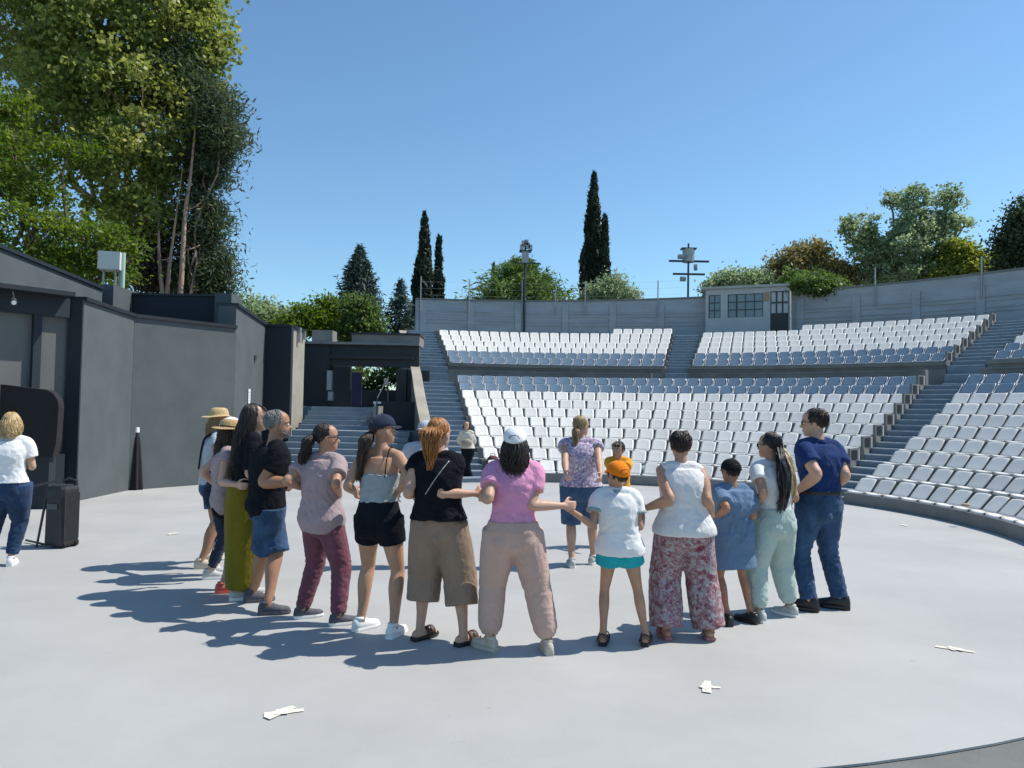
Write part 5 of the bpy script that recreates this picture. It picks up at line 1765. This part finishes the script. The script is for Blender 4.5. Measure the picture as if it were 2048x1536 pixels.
def build_hat(c, o):
    hp, Hh, rH, fH, uH, root = c['hp'], c['Hh'], c['rH'], c['fH'], c['uH'], c['root']
    kd = o['kind']; m = o['mat']
    if kd == 'cap':
        yaw = R_(o.get('turn', 0))
        f = fH * math.cos(yaw) + rH * math.sin(yaw); r = rH * math.cos(yaw) - fH * math.sin(yaw)
        cen = hp(0, -.045, .70)
        a = np.array([r, f, uH])
        V, F = [], []
        nu, nv = 30, 9
        for i in range(nv + 1):
            th = math.pi / 2 * i / nv
            for j in range(nu):
                ph = 2 * math.pi * j / nu
                seamr = 1 - .012 * abs(math.cos(ph * 3))
                V.append(cen + (r * math.cos(ph) * .400 + f * math.sin(ph) * .500) * Hh * math.sin(max(th, .02)) ** .85 * seamr + uH * (.40 * math.cos(th) - .05 - .085 * max(0, -math.sin(ph)) * math.sin(th)) * Hh)
        for i in range(nv):
            for j in range(nu):
                k = (j + 1) % nu
                F.append((i * nu + j, (i + 1) * nu + j, (i + 1) * nu + k, i * nu + k))
        F.append(tuple(range(nu)))
        F.append(tuple(nv * nu + j for j in range(nu))[::-1])
        co = mesh_obj("cap", V, F, m, root, True)
        V, F = [], []
        for i, t in enumerate(np.linspace(0, 1, 6)):
            for j, u in enumerate(np.linspace(-1, 1, 11)):
                y = .43 + .34 * t * (1 - .35 * u * u) - .20 * u * u
                V.append(cen + (r * u * .33 * (1 - .1 * t) + f * y + uH * (-.045 - .10 * t * .6 - .07 * u * u)) * Hh)
        n = len(V)
        V += [v - uH * .022 * Hh for v in V]
        w = 11
        for i in range(5):
            for j in range(10):
                q = i * w + j
                F.append((q, q + 1, q + w + 1, q + w)); F.append((n + q, n + q + w, n + q + w + 1, n + q + 1))
        bd = list(range(w)) + [i * w + 10 for i in range(1, 6)] + [5 * w + j for j in range(9, -1, -1)] + [i * w for i in range(4, 0, -1)]
        for q in range(len(bd)):
            a_, b_ = bd[q], bd[(q + 1) % len(bd)]
            F.append((a_, n + a_, n + b_, b_))
        mesh_obj("brim", V, F, o.get('brim', m), co, True)
        V, F = ellipsoid(cen + uH * .355 * Hh, (.03 * Hh,) * 3, None, 8, 6); mesh_obj("button", V, F, o.get('brim', m), co, True)
        P_ = [cen + (r * math.cos(q) * .17 - f * .500 + uH * (.02 + .13 * math.sin(q))) * Hh + f * abs(math.cos(q)) * .05 * Hh for q in np.linspace(0, math.pi, 9)]
        v, f_ = tube(P_, .014 * Hh, 6); mesh_obj("back_opening", v, f_, o.get('gap', M_black), co, True)
    else:                       # straw hat
        V, F = [], []
        nu = 40
        prof = [(.02, 1.10), (.20, 1.10), (.31, 1.05), (.37, .95), (.40, .80), (.41, .73), (.55, .70), (.70, .665), (.74, .65), (.70, .64), (.42, .70), (.36, .70)]
        for i, (rr, z) in enumerate(prof):
            for j in range(nu):
                a = 2 * math.pi * j / nu
                wob = .03 * math.sin(a * 2 + 1) * (rr > .5)
                V.append(hp(math.cos(a) * rr, -.04 + math.sin(a) * rr * 1.12, z + wob + .02 * math.sin(a * 3) * (rr > .5)))
        for i in range(len(prof) - 1):
            for j in range(nu):
                k = (j + 1) % nu
                F.append((i * nu + j, (i + 1) * nu + j, (i + 1) * nu + k, i * nu + k))
        F.append(tuple(range(nu))); F.append(tuple((len(prof) - 1) * nu + j for j in range(nu))[::-1])
        h = mesh_obj("straw_hat", V, F, m, root, True)
        if o.get('band'):
            Vb = [hp(math.cos(a) * q, -.04 + math.sin(a) * q * 1.12, z) for (q, z) in ((.418, .735), (.412, .80)) for a in np.linspace(0, 2 * math.pi, nu, endpoint=False)]
            mesh_obj("hat_band", Vb, [(j, (j + 1) % nu, nu + (j + 1) % nu, nu + j) for j in range(nu)], o['band'], h, True)
def place(feet, top, neck, pelvis_x=None, hat=0.0, depth=None):
    """measured in the photograph: ankle points on the floor, head top, neck and pelvis columns -> metres"""
    F = [(*ground(x, y)[:2], a) for x, y, a in feet]
    bx, by = (F[0][0] + F[1][0]) / 2, (F[0][1] + F[1][1]) / 2
    h = at(top[0], top[1], by)[2] - hat
    nx = at(neck, 930, by)[0]
    pxx = bx if pelvis_x is None else at(pelvis_x, 1060, by)[0]
    return dict(h=h, base=(bx, by), feet=F, neck_dx=nx - pxx, pelvis=(pxx, by))

def HP(x, y, d):
    return at(x, y, d)

h_MV = HP(597, 964, 6.32); h_VS = HP(697, 988, 6.10); h_SK = HP(818, 988, 5.92); h_KP = HP(955, 982, 5.62)
h_PG = HP(1130, 1016, 5.55); h_GW = HP(1293, 1028, 5.96); h_WB = HP(1428, 1038, 6.22); h_BR = HP(1506, 1030, 6.52); h_RN = HP(1590, 1005, 6.80)
h_YM = HP(572, 975, 6.60); h_BY = HP(480, 972, 6.66)

K_black = fabric("black_jersey", (.008, .009, .013), .25, 10)
K_black2 = fabric("black_cotton_shorts", (.007, .009, .014), .25, 10)
K_denim = fabric("blue_denim", (.036, .078, .155), .35, 9, .3, 260, stretch=(1, 1, .5))
K_denim2 = fabric("dark_denim", (.022, .048, .105), .35, 7, .3, 260, stretch=(1, 1, .4))
K_denimL = fabric("mid_denim", (.05, .10, .185), .3, 9, .3, 260)
K_mauve = fabric("mauve_jersey", (.36, .275, .285), .06, 8)
K_burg = fabric("burgundy_linen", (.17, .062, .085), .14, 9, stretch=(1, 1, .4))
K_grey = fabric("grey_ribbed", (.30, .34, .36), .06, 10)
K_khaki = fabric("khaki_twill", (.27, .195, .14), .08, 8, stretch=(1, 1, .5))
K_pink = fabric("pink_jersey", (.66, .285, .45), .05, 6)
K_rose = fabric("rose_cargo", (.50, .345, .29), .07, 7, stretch=(1, 1, .4))
K_white = fabric("white_cotton", (.76, .76, .75), .03, 8, wr=.25)
K_whiteb = fabric("white_blouse_cotton", (.70, .68, .67), .05, 7, stretch=(1, 1, .3), wr=.28)
K_sage = fabric("grey_green_jersey", (.30, .38, .37), .05, 8)
K_aqua = fabric("turquoise_jersey", (.015, .36, .42), .08, 8)
K_boyb = fabric("dusty_blue_jersey", (.125, .205, .31), .07, 7)
K_navy = fabric("royal_navy_pique", (.010, .032, .125), .12, 9)
K_mint = fabric("mint_fleece", (.42, .52, .475), .05, 7)
K_must = fabric("mustard_cotton", (.175, .145, .012), .12, 6, stretch=(1, 1, .25))
K_cream = fabric("cream_cotton", (.62, .58, .48), .06, 8)
K_orange = fabric("orange_cotton", (.78, .20, .012), .08, 9)
K_orange2 = fabric("amber_jersey", (.80, .34, .03), .08, 9)
K_olive = fabric("olive_cotton", (.07, .075, .04), .15, 9)
K_paleg = fabric("pale_grey_jersey", (.44, .47, .52), .06, 8)
K_navyt = fabric("navy_leggings", (.02, .03, .055), .2, 9)

def print_mat(name, base, cols, scale, base2=None):
    """printed cloth: patches of several colours"""
    m = bpy.data.materials.new(name); m.use_nodes = True
    nt = m.node_tree; N, L = nt.nodes, nt.links
    p = N["Principled BSDF"]; p.inputs["Roughness"].default_value = .9; p.inputs["Specular IOR Level"].default_value = .2
    tc = N.new("ShaderNodeTexCoord")
    cur = None
    nz = N.new("ShaderNodeTexNoise"); nz.inputs["Scale"].default_value = scale * .6; nz.inputs["Detail"].default_value = 4
    L.new(tc.outputs["Object"], nz.inputs[0])
    va = N.new("ShaderNodeVectorMath"); va.operation = 'MULTIPLY_ADD'
    L.new(nz.outputs["Color"], va.inputs[0]); va.inputs[1].default_value = (.08, .08, .08); L.new(tc.outputs["Object"], va.inputs[2])
    rgb = N.new("ShaderNodeRGB"); rgb.outputs[0].default_value = (*base, 1); cur = rgb.outputs[0]
    for i, (c, sc, lo, hi, kind) in enumerate(cols):
        if kind == 'v':
            t = N.new("ShaderNodeTexVoronoi"); t.inputs["Scale"].default_value = sc; L.new(va.outputs[0], t.inputs["Vector"]); o = t.outputs["Distance"]
        else:
            t = N.new("ShaderNodeTexNoise"); t.inputs["Scale"].default_value = sc; t.inputs["Detail"].default_value = 3
            ad = N.new("ShaderNodeVectorMath"); ad.operation = 'ADD'; L.new(va.outputs[0], ad.inputs[0]); ad.inputs[1].default_value = (i * 3.7, i * 1.3, 2.0 * i)
            L.new(ad.outputs[0], t.inputs["Vector"]); o = t.outputs[0]
        cr = N.new("ShaderNodeValToRGB"); cr.color_ramp.elements[0].position = lo; cr.color_ramp.elements[1].position = hi
        if kind == 'v':
            cr.color_ramp.elements[0].color = (1, 1, 1, 1); cr.color_ramp.elements[1].color = (0, 0, 0, 1)
        L.new(o, cr.inputs[0])
        mx = N.new("ShaderNodeMix"); mx.data_type = 'RGBA'
        L.new(cr.outputs[0], mx.inputs[0]); L.new(cur, mx.inputs[6]); mx.inputs[7].default_value = (*c, 1)
        cur = mx.outputs[2]
    L.new(cur, p.inputs["Base Color"])
    return m
K_floral = print_mat("rose_floral_print", (.27, .15, .165), [((.34, .33, .34), 26, .50, .56, 'n'), ((.20, .075, .095), 20, .53, .60, 'n'), ((.44, .35, .36), 48, .58, .62, 'n'), ((.155, .022, .045), 5.2, .13, .26, 'v'), ((.42, .22, .24), 42, .60, .64, 'n')], 14)
K_lilac = print_mat("lilac_floral_print", (.40, .34, .44), [((.62, .58, .64), 34, .50, .56, 'n'), ((.17, .12, .25), 40, .55, .60, 'n'), ((.50, .22, .30), 52, .61, .64, 'n')], 20)

Hr_dk = hair_mat("dark_brown_hair", (.012, .008, .007), (.040, .024, .018))
Hr_br = hair_mat("brown_hair", (.020, .012, .009), (.075, .042, .026))
Hr_red = hair_mat("ginger_hair", (.20, .070, .018), (.46, .20, .055))
Hr_bl = hair_mat("blonde_hair", (.34, .22, .095), (.62, .45, .22))
Hr_bl2 = hair_mat("dark_blonde_hair", (.16, .10, .05), (.42, .30, .15))
Hr_gr = hair_mat("grey_hair", (.11, .105, .10), (.30, .29, .275))
Hr_bk = hair_mat("black_hair", (.006, .006, .007), (.020, .018, .018))
Hr_by = hair_mat("pale_blonde_braid_hair", (.36, .27, .15), (.60, .48, .30))
S_w = material("white_leather", (.74, .74, .73), .45, .04, 8)
S_g = material("grey_knit", (.085, .085, .10), .85, .25, 30)
S_k = material("black_leather", (.012, .012, .013), .45, .2, 10)
S_b = material("brown_leather", (.06, .028, .018), .6, .25, 12)
S_be = material("beige_knit", (.50, .44, .36), .8, .1, 20)
S_co = material("coral_rubber", (.72, .13, .09), .5, .1, 8)
S_pk = material("pink_sandal", (.48, .16, .17), .5, .1, 8)
S_lg = material("light_grey_mesh", (.42, .44, .42), .8, .15, 20)
X_lens = material("dark_lens", (.015, .014, .014), .12, spec=.8)
X_straw = material("straw_weave", (.50, .34, .15), .85, .2, 60, .6, 150)
X_straw2 = material("pale_straw_weave", (.56, .40, .20), .85, .2, 60, .6, 150)
X_capn = fabric("navy_cap_cloth", (.022, .030, .055), .15, 10, wr=.12)
X_capw = fabric("white_cap_cloth", (.80, .80, .82), .03, 10, wr=.12)
X_capo = fabric("orange_cap_cloth", (.85, .22, .01), .06, 10, wr=.12)
X_capb = fabric("black_cap_cloth", (.010, .010, .013), .2, 10, wr=.12)
SH_w = dict(kind='sneaker', mat=S_w)
GC = "people standing in the circle on the floor"

# -- pink T-shirt
person("woman in pink tee, rose cargo trousers and a white cap, seen from behind", yaw=4, sex='f', wt=1.12, sh=.099, armr=1.04, legr=1.05,
       **place([(978, 1300, 48), (1096, 1306, 8)], (1031, 850), 1030, 1026, .018), hands=(HP(944, 980, 5.6), HP(1152, 1012, 5.5)), head_yaw=-4, head_pitch=9, elbow_out=.65,
       top=dict(hem=.55, mat=K_pink, sleeve=.60, sr=(.046, .046), ease=.011, amp=.005, flare=.0),
       bottom=dict(kind='pants', mat=K_rose, len=1.93, waist=.588, r=[(0, .084), (.4, .080), (1, .063), (1.5, .060), (1.8, .053), (1.93, .035)], ease=.020, amp=.006, crease=.5),
       shoes=dict(kind='sneaker', mat=S_be, sole=S_be, lace=S_be),
       hair=dict(kind='long', mat=Hr_dk, len=.24, n=150, ph0=1.5, wave=.02, vol=1.08), hat=dict(kind='cap', mat=X_capw, gap=Hr_dk), skin_tone='fair', group=GC)
# -- khaki culottes
def chain_strap(c):
    h, N, P = c['h'], c['N'], c['P']
    pts = []
    for t in np.linspace(0, 1, 9):
        z = .815 - t * .235
        q, r, f = c['spine'](z)
        x = .062 - t * .160
        w = np.interp(z, ZF, TW['f']) * h * c['wt'] + .018; d = np.interp(z, ZF, TD['f']) * h * 1.15 + .024
        xx = np.clip(x * h / w, -.98, .98)
        pts.append(np.array(q) + r * x * h - f * d * (1 - abs(xx) ** 2.4) ** (1 / 2.4))
    mb = MB(); pp, qq = smooth_path(pts, [.0045] * 9, 4)
    mb.tube(pp, qq * (1 + .3 * np.sin(np.arange(len(qq)) * 2.0)), 6); mb.build("chain_strap", M_metal, c['root'], True)
person("ginger-haired woman in black top and wide khaki culottes with a crossbody chain", yaw=-8, sex='f', wt=1.05, sh=.092, armr=1.05,
       **place([(840, 1279, -42), (926, 1290, -42)], (880, 838), 876, 878), hands=(h_SK, HP(972, 982, 5.62)), head_yaw=-26, elbow_out=.35,
       top=dict(hem=.55, mat=K_black, sleeve=.34, sr=(.044, .046), ease=.027, flare=.02),
       bottom=dict(kind='culottes', name='culottes', mat=K_khaki, len=1.50, waist=.60, r=[(0, .080), (.4, .083), (1, .078), (1.5, .074)], ease=.018, amp=.008, fx=34, fz=2.2, crease=.5, band=K_khaki),
       shoes=dict(kind='slide', mat=S_b, sole=S_k, sole_h=.032), extras=chain_strap,
       hair=dict(kind='ponytail', mat=Hr_red, tie=(0, -.50, .72), end=1, path=[(0, -.05, -.04), (.0, -.075, -.16), (.0, -.06, -.30)], w=.078, n=150, wave=.016), skin_tone='fair', group=GC)
# -- camisole and shorts
person("woman in navy cap, grey camisole and short black shorts with a long brown ponytail", yaw=-14, sex='f', wt=.98, sh=.094, armr=.95, legr=1.02,
       **place([(722, 1260, -40), (787, 1274, -22)], (767, 826), 762, 757, .018), hands=(h_VS, h_SK), head_yaw=-52, head_pitch=2,
       top=dict(hem=.60, neck=.735, mat=K_grey, sleeve=0, ease=.014, amp=.002, straps=K_black, name='camisole'),
       bottom=dict(kind='shorts', name='shorts', mat=K_black2, len=.44, waist=.612, r=[(0, .070), (.44, .063)], ease=.016, amp=.008, fx=36, fz=5),
       shoes=dict(kind='sneaker', mat=S_w), hair=dict(kind='ponytail', mat=Hr_br, tie=(0, -.5, .42), end=1, path=[(-.02, -.04, -.06), (-.05, -.05, -.20), (-.06, -.04, -.36)], w=.050, n=110, wave=.02),
       hat=dict(kind='cap', mat=X_capn, gap=Hr_br), skin_tone='mid', group=GC)
# -- mauve tee
person("woman in mauve tee and burgundy trousers with sunglasses and a dark ponytail", yaw=-38, sex='f', wt=1.03, sh=.094, chest_yaw=-22,
       **place([(605, 1236, -62), (676, 1250, -62)], (640, 849), 648, 643), hands=(h_MV, h_VS), head_yaw=-72, elbow_out=.4,
       top=dict(hem=.455, mat=K_mauve, sleeve=.62, sr=(.044, .047), ease=.031, amp=.007, flare=.025, crease=1.3),
       bottom=dict(kind='pants', mat=K_burg, len=1.97, r=[(0, .074), (.5, .064), (1, .051), (1.5, .045), (1.97, .037)], ease=.010, amp=.005, crease=.9),
       shoes=dict(kind='sneaker', mat=S_g, lace=S_g), glasses=X_lens,
       hair=dict(kind='ponytail', mat=Hr_dk, tie=(0, -.52, .60), end=1, path=[(-.03, -.02, -.05), (-.06, -.03, -.18), (-.08, -.02, -.31)], w=.058, n=120, wave=.024), skin_tone='mid', group=GC)
# -- man in black tee
person("grey-haired bearded man in black tee and denim shorts, in profile", yaw=-62, sex='m', wt=1.05, sh=.108, chest_yaw=-58,
       **place([(535, 1229, -72), (506, 1204, -66)], (560, 811), 548, 534), hands=(h_YM, HP(600, 962, 6.25)), head_yaw=-72, armr=1.1, legr=1.05, elbow_out=.2,
       top=dict(hem=.475, mat=K_black, sleeve=.66, sr=(.049, .053), ease=.028, amp=.006, w=1.08),
       bottom=dict(kind='shorts', name='denim_shorts', mat=K_denim, len=.98, r=[(0, .082), (.5, .074), (.98, .066)], ease=.018, amp=.005, crease=1.3),
       shoes=dict(kind='sneaker', mat=S_g, lace=S_g, sole=S_g), glasses=None, hair=dict(kind='short', mat=Hr_gr, beard=Hr_gr, n=150, mess=.5), skin_tone='tan', group=GC)
# -- mustard skirt
person("woman with very long dark hair, black top and long mustard skirt", yaw=-62, sex='f', wt=1.02,
       **place([(492, 1192, -60), (477, 1200, -60)], (503, 809), 502, 490), hands=(HP(540, 975, 7.1), h_YM), head_yaw=-70,
       top=dict(hem=.58, mat=K_black, sleeve=.9, sr=(.040, .038), ease=.012),
       bottom=dict(kind='skirt', mat=K_must, hem=.055, flare=.090, waist=.61), shoes=dict(kind='sneaker', mat=S_lg),
       hair=dict(kind='long', mat=Hr_dk, len=.55, n=230, ph0=1.25, wave=.018, fringe=1, drift=(-.05, 0, 0)), skin_tone='fair', group=GC)
# -- mauve-pink top, biker shorts, coral sandals
person("woman in straw hat, mauve top, black cycling shorts and coral shoes", yaw=-66, sex='f', wt=1.0,
       **place([(456, 1180, -70), (446, 1186, -70)], (440, 836), 452, 452, .03), hands=(HP(430, 985, 7.4), h_BY), head_yaw=-60, head_pitch=-6,
       top=dict(hem=.46, mat=K_mauve, sleeve=.3, sr=(.038, .04), ease=.016, flare=.02, amp=.009, fx=32, fz=2.5),
       bottom=dict(kind='shorts', name='cycling_shorts', mat=K_black2, len=.92, r=[(0, .062), (.92, .046)], ease=.006, amp=.002, crease=0),
       shoes=dict(kind='sneaker', mat=S_co, sole=S_co, lace=S_co), hair=dict(kind='long', mat=Hr_br, len=.28, n=140, ph0=1.3, wave=.025), hat=dict(kind='straw', mat=X_straw, band=S_b), skin_tone='fair', group=GC)
# -- hidden woman in navy leggings
person("woman in pale cap and navy leggings, mostly hidden behind the straw hat wearer", yaw=-66, sex='f', wt=.98, vox=.009,
       **place([(428, 1150, -70), (420, 1158, -70)], (462, 832), 455, 434, .02), hands=(None, None), head_yaw=-70,
       top=dict(hem=.5, mat=K_navyt, sleeve=.6, sr=(.04, .04), ease=.014), bottom=dict(kind='pants', name='leggings', mat=K_navyt, len=1.9, r=[(0, .06), (1, .042), (1.9, .028)], ease=.006, amp=.002),
       shoes=dict(kind='sneaker', mat=S_lg), hair=dict(kind='bob', mat=Hr_br, len=.14, n=100, ph0=1.4), hat=dict(kind='cap', mat=X_capw, gap=Hr_br), skin_tone='fair', group=GC)
# -- far straw hat, pale top with black straps
def back_straps(c):
    h = c['h']; mb = MB()
    for s in (-1, 1):
        a = c['S0'] + c['cr'] * s * .05 * h + UPV * .045 * h
        q, r, f = c['spine'](.62)
        mb.tube(*smooth_path([a, a - c['cf'] * .075 * h - UPV * .05 * h, np.array(q) + r * s * .05 * h - f * .085 * h], [.012, .012, .010], 5), n=6)
    mb.build("rucksack_strap", M_black, c['root'], True)
person("woman in wide straw hat, pale grey top and denim shorts, farthest left", yaw=-68, sex='f', wt=1.0, vox=.009,
       **place([(414, 1122, -60), (403, 1137, -75)], (444, 814), 432, 424, .03), hands=(None, HP(440, 985, 7.7)), head_yaw=-70, extras=back_straps,
       top=dict(hem=.52, mat=K_paleg, sleeve=.35, sr=(.04, .042), ease=.018, flare=.01), bottom=dict(kind='shorts', name='denim_shorts', mat=K_denimL, len=.62, r=[(0, .072), (.62, .064)], ease=.012),
       shoes=dict(kind='sneaker', mat=S_be, sole=S_be, lace=S_be), hair=dict(kind='long', mat=Hr_bl2, len=.2, n=110, ph0=1.4, wave=.02), hat=dict(kind='straw', mat=X_straw2), skin_tone='tan', group=GC)
# -- far side of the circle, behind the ginger woman
person("person in grey cap and top standing behind the ginger-haired woman", yaw=176, sex='m', wt=1.0, vox=.009,
       **place([(845, 1132, 180), (869, 1132, 180)], (850, 838), 850, 857, .02), hands=(None, None), head_yaw=160,
       top=dict(hem=.5, mat=K_paleg, sleeve=.5, sr=(.045, .045), ease=.016), bottom=dict(kind='pants', mat=K_denim2, len=1.95, r=[(0, .07), (1, .05), (1.95, .042)], ease=.012),
       shoes=dict(kind='sneaker', mat=S_g), hair=dict(kind='short', mat=Hr_gr), hat=dict(kind='cap', mat=K_paleg), skin_tone='fair', group=GC)
# -- floral top
person("blonde woman in lilac floral top and denim shorts facing the seats, one foot raised", yaw=-6, sex='f', wt=1.22, sh=.106, armr=1.02, vox=.008,
       **place([(1143, 1134, 5), (1186, 1128, -30)], (1164, 833), 1161, 1161), hands=(HP(1133, 975, 7.9), HP(1205, 975, 7.9)), head_yaw=-42,
       top=dict(hem=.535, mat=K_lilac, sleeve=.28, sr=(.046, .05), ease=.02, flare=.02, name='blouse'),
       bottom=dict(kind='shorts', name='denim_shorts', mat=K_denimL, len=1.02, waist=.58, r=[(0, .088), (.5, .078), (1.02, .066)], ease=.016),
       shoes=dict(kind='sneaker', mat=S_lg), hair=dict(kind='ponytail', mat=Hr_bl2, tie=(0, -.5, .40), end=1, path=[(0, -.03, -.04), (0, -.05, -.14), (.0, -.045, -.24)], w=.045, n=80), glasses=X_lens, skin_tone='fair', group=GC)
# -- girl
person("girl in orange cap, white tee and turquoise shorts holding two hands", yaw=-4, sex='f', wt=.96, sh=.098, armr=.88, legr=.86, headk=1.16,
       **place([(1206, 1288, -12), (1291, 1289, -14)], (1224, 918), 1234, 1240, .02), hands=(h_PG, h_GW), head_yaw=22, head_pitch=8, elbow_out=.3,
       top=dict(hem=.495, mat=K_white, sleeve=.55, sr=(.046, .050), ease=.024, amp=.008, flare=.03, cuff=K_sage, collar=K_sage, w=1.06),
       bottom=dict(kind='shorts', name='shorts', mat=K_aqua, len=.36, waist=.56, r=[(0, .068), (.36, .074)], ease=.016, amp=.005),
       shoes=dict(kind='sandal', mat=S_k, sole=S_k, k=1.12), hair=dict(kind='short', mat=Hr_br), hat=dict(kind='cap', mat=X_capo, gap=Hr_br, turn=0), skin_tone='mid', group=GC)
# -- orange child beyond
person("child with black hair in an amber shirt facing the viewer behind the orange-capped girl", yaw=172, sex='m', wt=.95, sh=.1, armr=.9, legr=.85, headk=1.14, vox=.009,
       **place([(1250, 1092, 180), (1228, 1092, 180)], (1233, 884), 1236, 1240, .0), hands=(HP(1222, 990, 9.2), HP(1290, 1018, 9.0)), head_yaw=150,
       top=dict(hem=.49, mat=K_orange2, sleeve=.55, sr=(.046, .05), ease=.018), bottom=dict(kind='pants', mat=K_olive, len=1.95, r=[(0, .075), (1, .055), (1.95, .045)], ease=.016),
       shoes=dict(kind='sneaker', mat=S_g), hair=dict(kind='short', mat=Hr_bk, fringe=1, vol=1.04), skin_tone='mid', group=GC)
# -- white blouse, floral trousers
person("woman with short dark hair in white sleeveless blouse and wide rose floral trousers", yaw=2, sex='f', wt=1.2, sh=.102, armr=1.08, legr=1.05,
       **place([(1332, 1276, 6), (1418, 1277, -10)], (1357, 864), 1362, 1368), hands=(HP(1270, 1024, 5.92), HP(1440, 1034, 6.0)), head_yaw=-8, elbow_out=.35,
       top=dict(hem=.505, mat=K_whiteb, sleeve=0, ease=.02, amp=.010, fx=30, fz=2.2, flare=.05, w=1.14, name='blouse'),
       bottom=dict(kind='pants', mat=K_floral, len=1.99, waist=.56, r=[(0, .086), (.5, .080), (1, .079), (1.6, .082), (1.99, .080)], ease=.016, amp=.007, fx=30, fz=2.4, crease=.7),
       shoes=dict(kind='slide', mat=S_pk, sole=S_pk), hair=dict(kind='short', mat=Hr_dk, n=200, mess=1.5, vol=1.06), skin_tone='mid', group=GC)
# -- boy
person("boy in black cap and long dusty blue tee with black shorts", yaw=14, sex='m', wt=.98, sh=.100, armr=.9, legr=.84, headk=1.14,
       **place([(1455, 1250, 6), (1502, 1246, 42)], (1462, 915), 1464, 1463, .02), hands=(h_WB, h_BR), head_yaw=6, elbow_out=.2,
       top=dict(hem=.345, mat=K_boyb, sleeve=.75, sr=(.050, .056), ease=.026, amp=.009, w=1.15, flare=.045, minw=.125, crease=2.4),
       bottom=dict(kind='shorts', name='shorts', mat=K_black2, len=.74, r=[(0, .075), (.74, .072)], ease=.012),
       shoes=dict(kind='sneaker', mat=S_k, sole=S_k, lace=S_k, k=1.1), hair=dict(kind='short', mat=Hr_bk), hat=dict(kind='cap', mat=X_capb, gap=Hr_bk, turn=0), skin_tone='tan', group=GC)
# -- braids
person("woman with long black and blonde braids, white top and mint trousers", yaw=22, sex='f', wt=1.05, sh=.098,
       **place([(1517, 1243, 30), (1580, 1232, 40)], (1536, 866), 1542, 1549, .0), hands=(h_BR, h_RN), head_yaw=46, elbow_out=.3,
       top=dict(hem=.575, mat=K_white, sleeve=.5, sr=(.044, .046), ease=.014),
       bottom=dict(kind='pants', mat=K_mint, len=1.92, waist=.60, r=[(0, .078), (.5, .076), (1, .066), (1.5, .060), (1.8, .052), (1.92, .035)], ease=.016, amp=.006, crease=.8),
       shoes=dict(kind='sneaker', mat=S_lg, lace=S_lg), hair=dict(kind='braids', mat=Hr_bk, mat2=Hr_by, half=-1, n=64, len=.46, spread=.24), glasses=X_lens, skin_tone='mid', group=GC)
# -- man in navy polo
def belt(c):
    h = c['h']
    V, F = c['torso'](.578, .596, .019, .019, 1.06, 4)
    mesh_obj("belt", V, F, S_k, c['root'], True)
person("man in royal blue polo shirt and blue jeans at the right end of the circle", yaw=20, sex='m', wt=1.05, sh=.098, armr=1.02,
       **place([(1618, 1222, 58), (1680, 1218, 62)], (1614, 818), 1634, 1638), hands=(h_RN, HP(1672, 985, 7.05)), head_yaw=62, head_pitch=-4, elbow_out=.1,
       top=dict(hem=.555, mat=K_navy, sleeve=.62, sr=(.046, .050), ease=.016, collar=K_navy, amp=.005, name='polo_shirt'),
       bottom=dict(kind='pants', name='jeans', mat=K_denim, len=1.97, waist=.60, r=[(0, .078), (.5, .064), (1, .049), (1.5, .045), (1.97, .041)], ease=.018, amp=.004, crease=1.2), extras=belt,
       shoes=dict(kind='boot', mat=S_k, sole=S_k, lace=S_k, k=1.06), glasses=X_lens, hair=dict(kind='short', mat=Hr_dk, n=170, mess=.8, vol=1.03), skin_tone='fair', group=GC)
# -- woman at the left edge
person("blonde woman in white tee, jeans and white sneakers cut by the left edge", yaw=12, sex='f', wt=1.1, sh=.1, armr=1.05, legr=1.08,
       **place([(-28, 1133, 25), (22, 1131, 20)], (16, 826), 18, 14), hands=(HP(-20, 935, 8.3), HP(58, 918, 8.4)), head_yaw=20, elbow_out=.9,
       top=dict(hem=.545, mat=K_white, sleeve=.62, sr=(.048, .050), ease=.018, w=1.12),
       bottom=dict(kind='pants', name='jeans', mat=K_denim2, len=1.90, waist=.60, r=[(0, .088), (.5, .074), (1, .052), (1.5, .045), (1.9, .036)], ease=.010, amp=.004),
       shoes=dict(kind='sneaker', mat=S_w), hair=dict(kind='long', mat=Hr_bl, len=.17, n=150, ph0=1.2, wave=.015), skin_tone='fair')
# -- woman near the left stair with a cream jacket and a bag
def handbag(c):
    h = c['h']
    V, F = ellipsoid(c['P'] + c['cf'] * .13 * h + UPV * .13 * h, (.13, .07, .10), None, 14, 8)
    b = mesh_obj("handbag", V, F, material("taupe_bag", (.30, .27, .21), .7, .1, 9), None, True)
    b.location = c['root'].location
    tag(b, "taupe handbag held in front of the woman in the cream jacket", "handbag")
person("small figure in cream jacket and black trousers by the foot of the left stair", yaw=172, sex='f', wt=1.1, vox=.010,
       **place([(926, 962, 180), (940, 962, 180)], (932, 843), 932, 933), hands=(HP(925, 893, 18.5), HP(940, 893, 18.5)), head_yaw=165,
       top=dict(hem=.55, mat=K_cream, sleeve=1.7, sr=(.042, .042), ease=.02, name='jacket'), bottom=dict(kind='pants', mat=K_black2, len=1.95, r=[(0, .07), (1, .055), (1.95, .05)], ease=.012),
       shoes=dict(kind='sneaker', mat=S_k, sole=S_k), hair=dict(kind='bob', mat=Hr_br, len=.1, n=80, ph0=1.4), skin_tone='fair', extras=handbag)
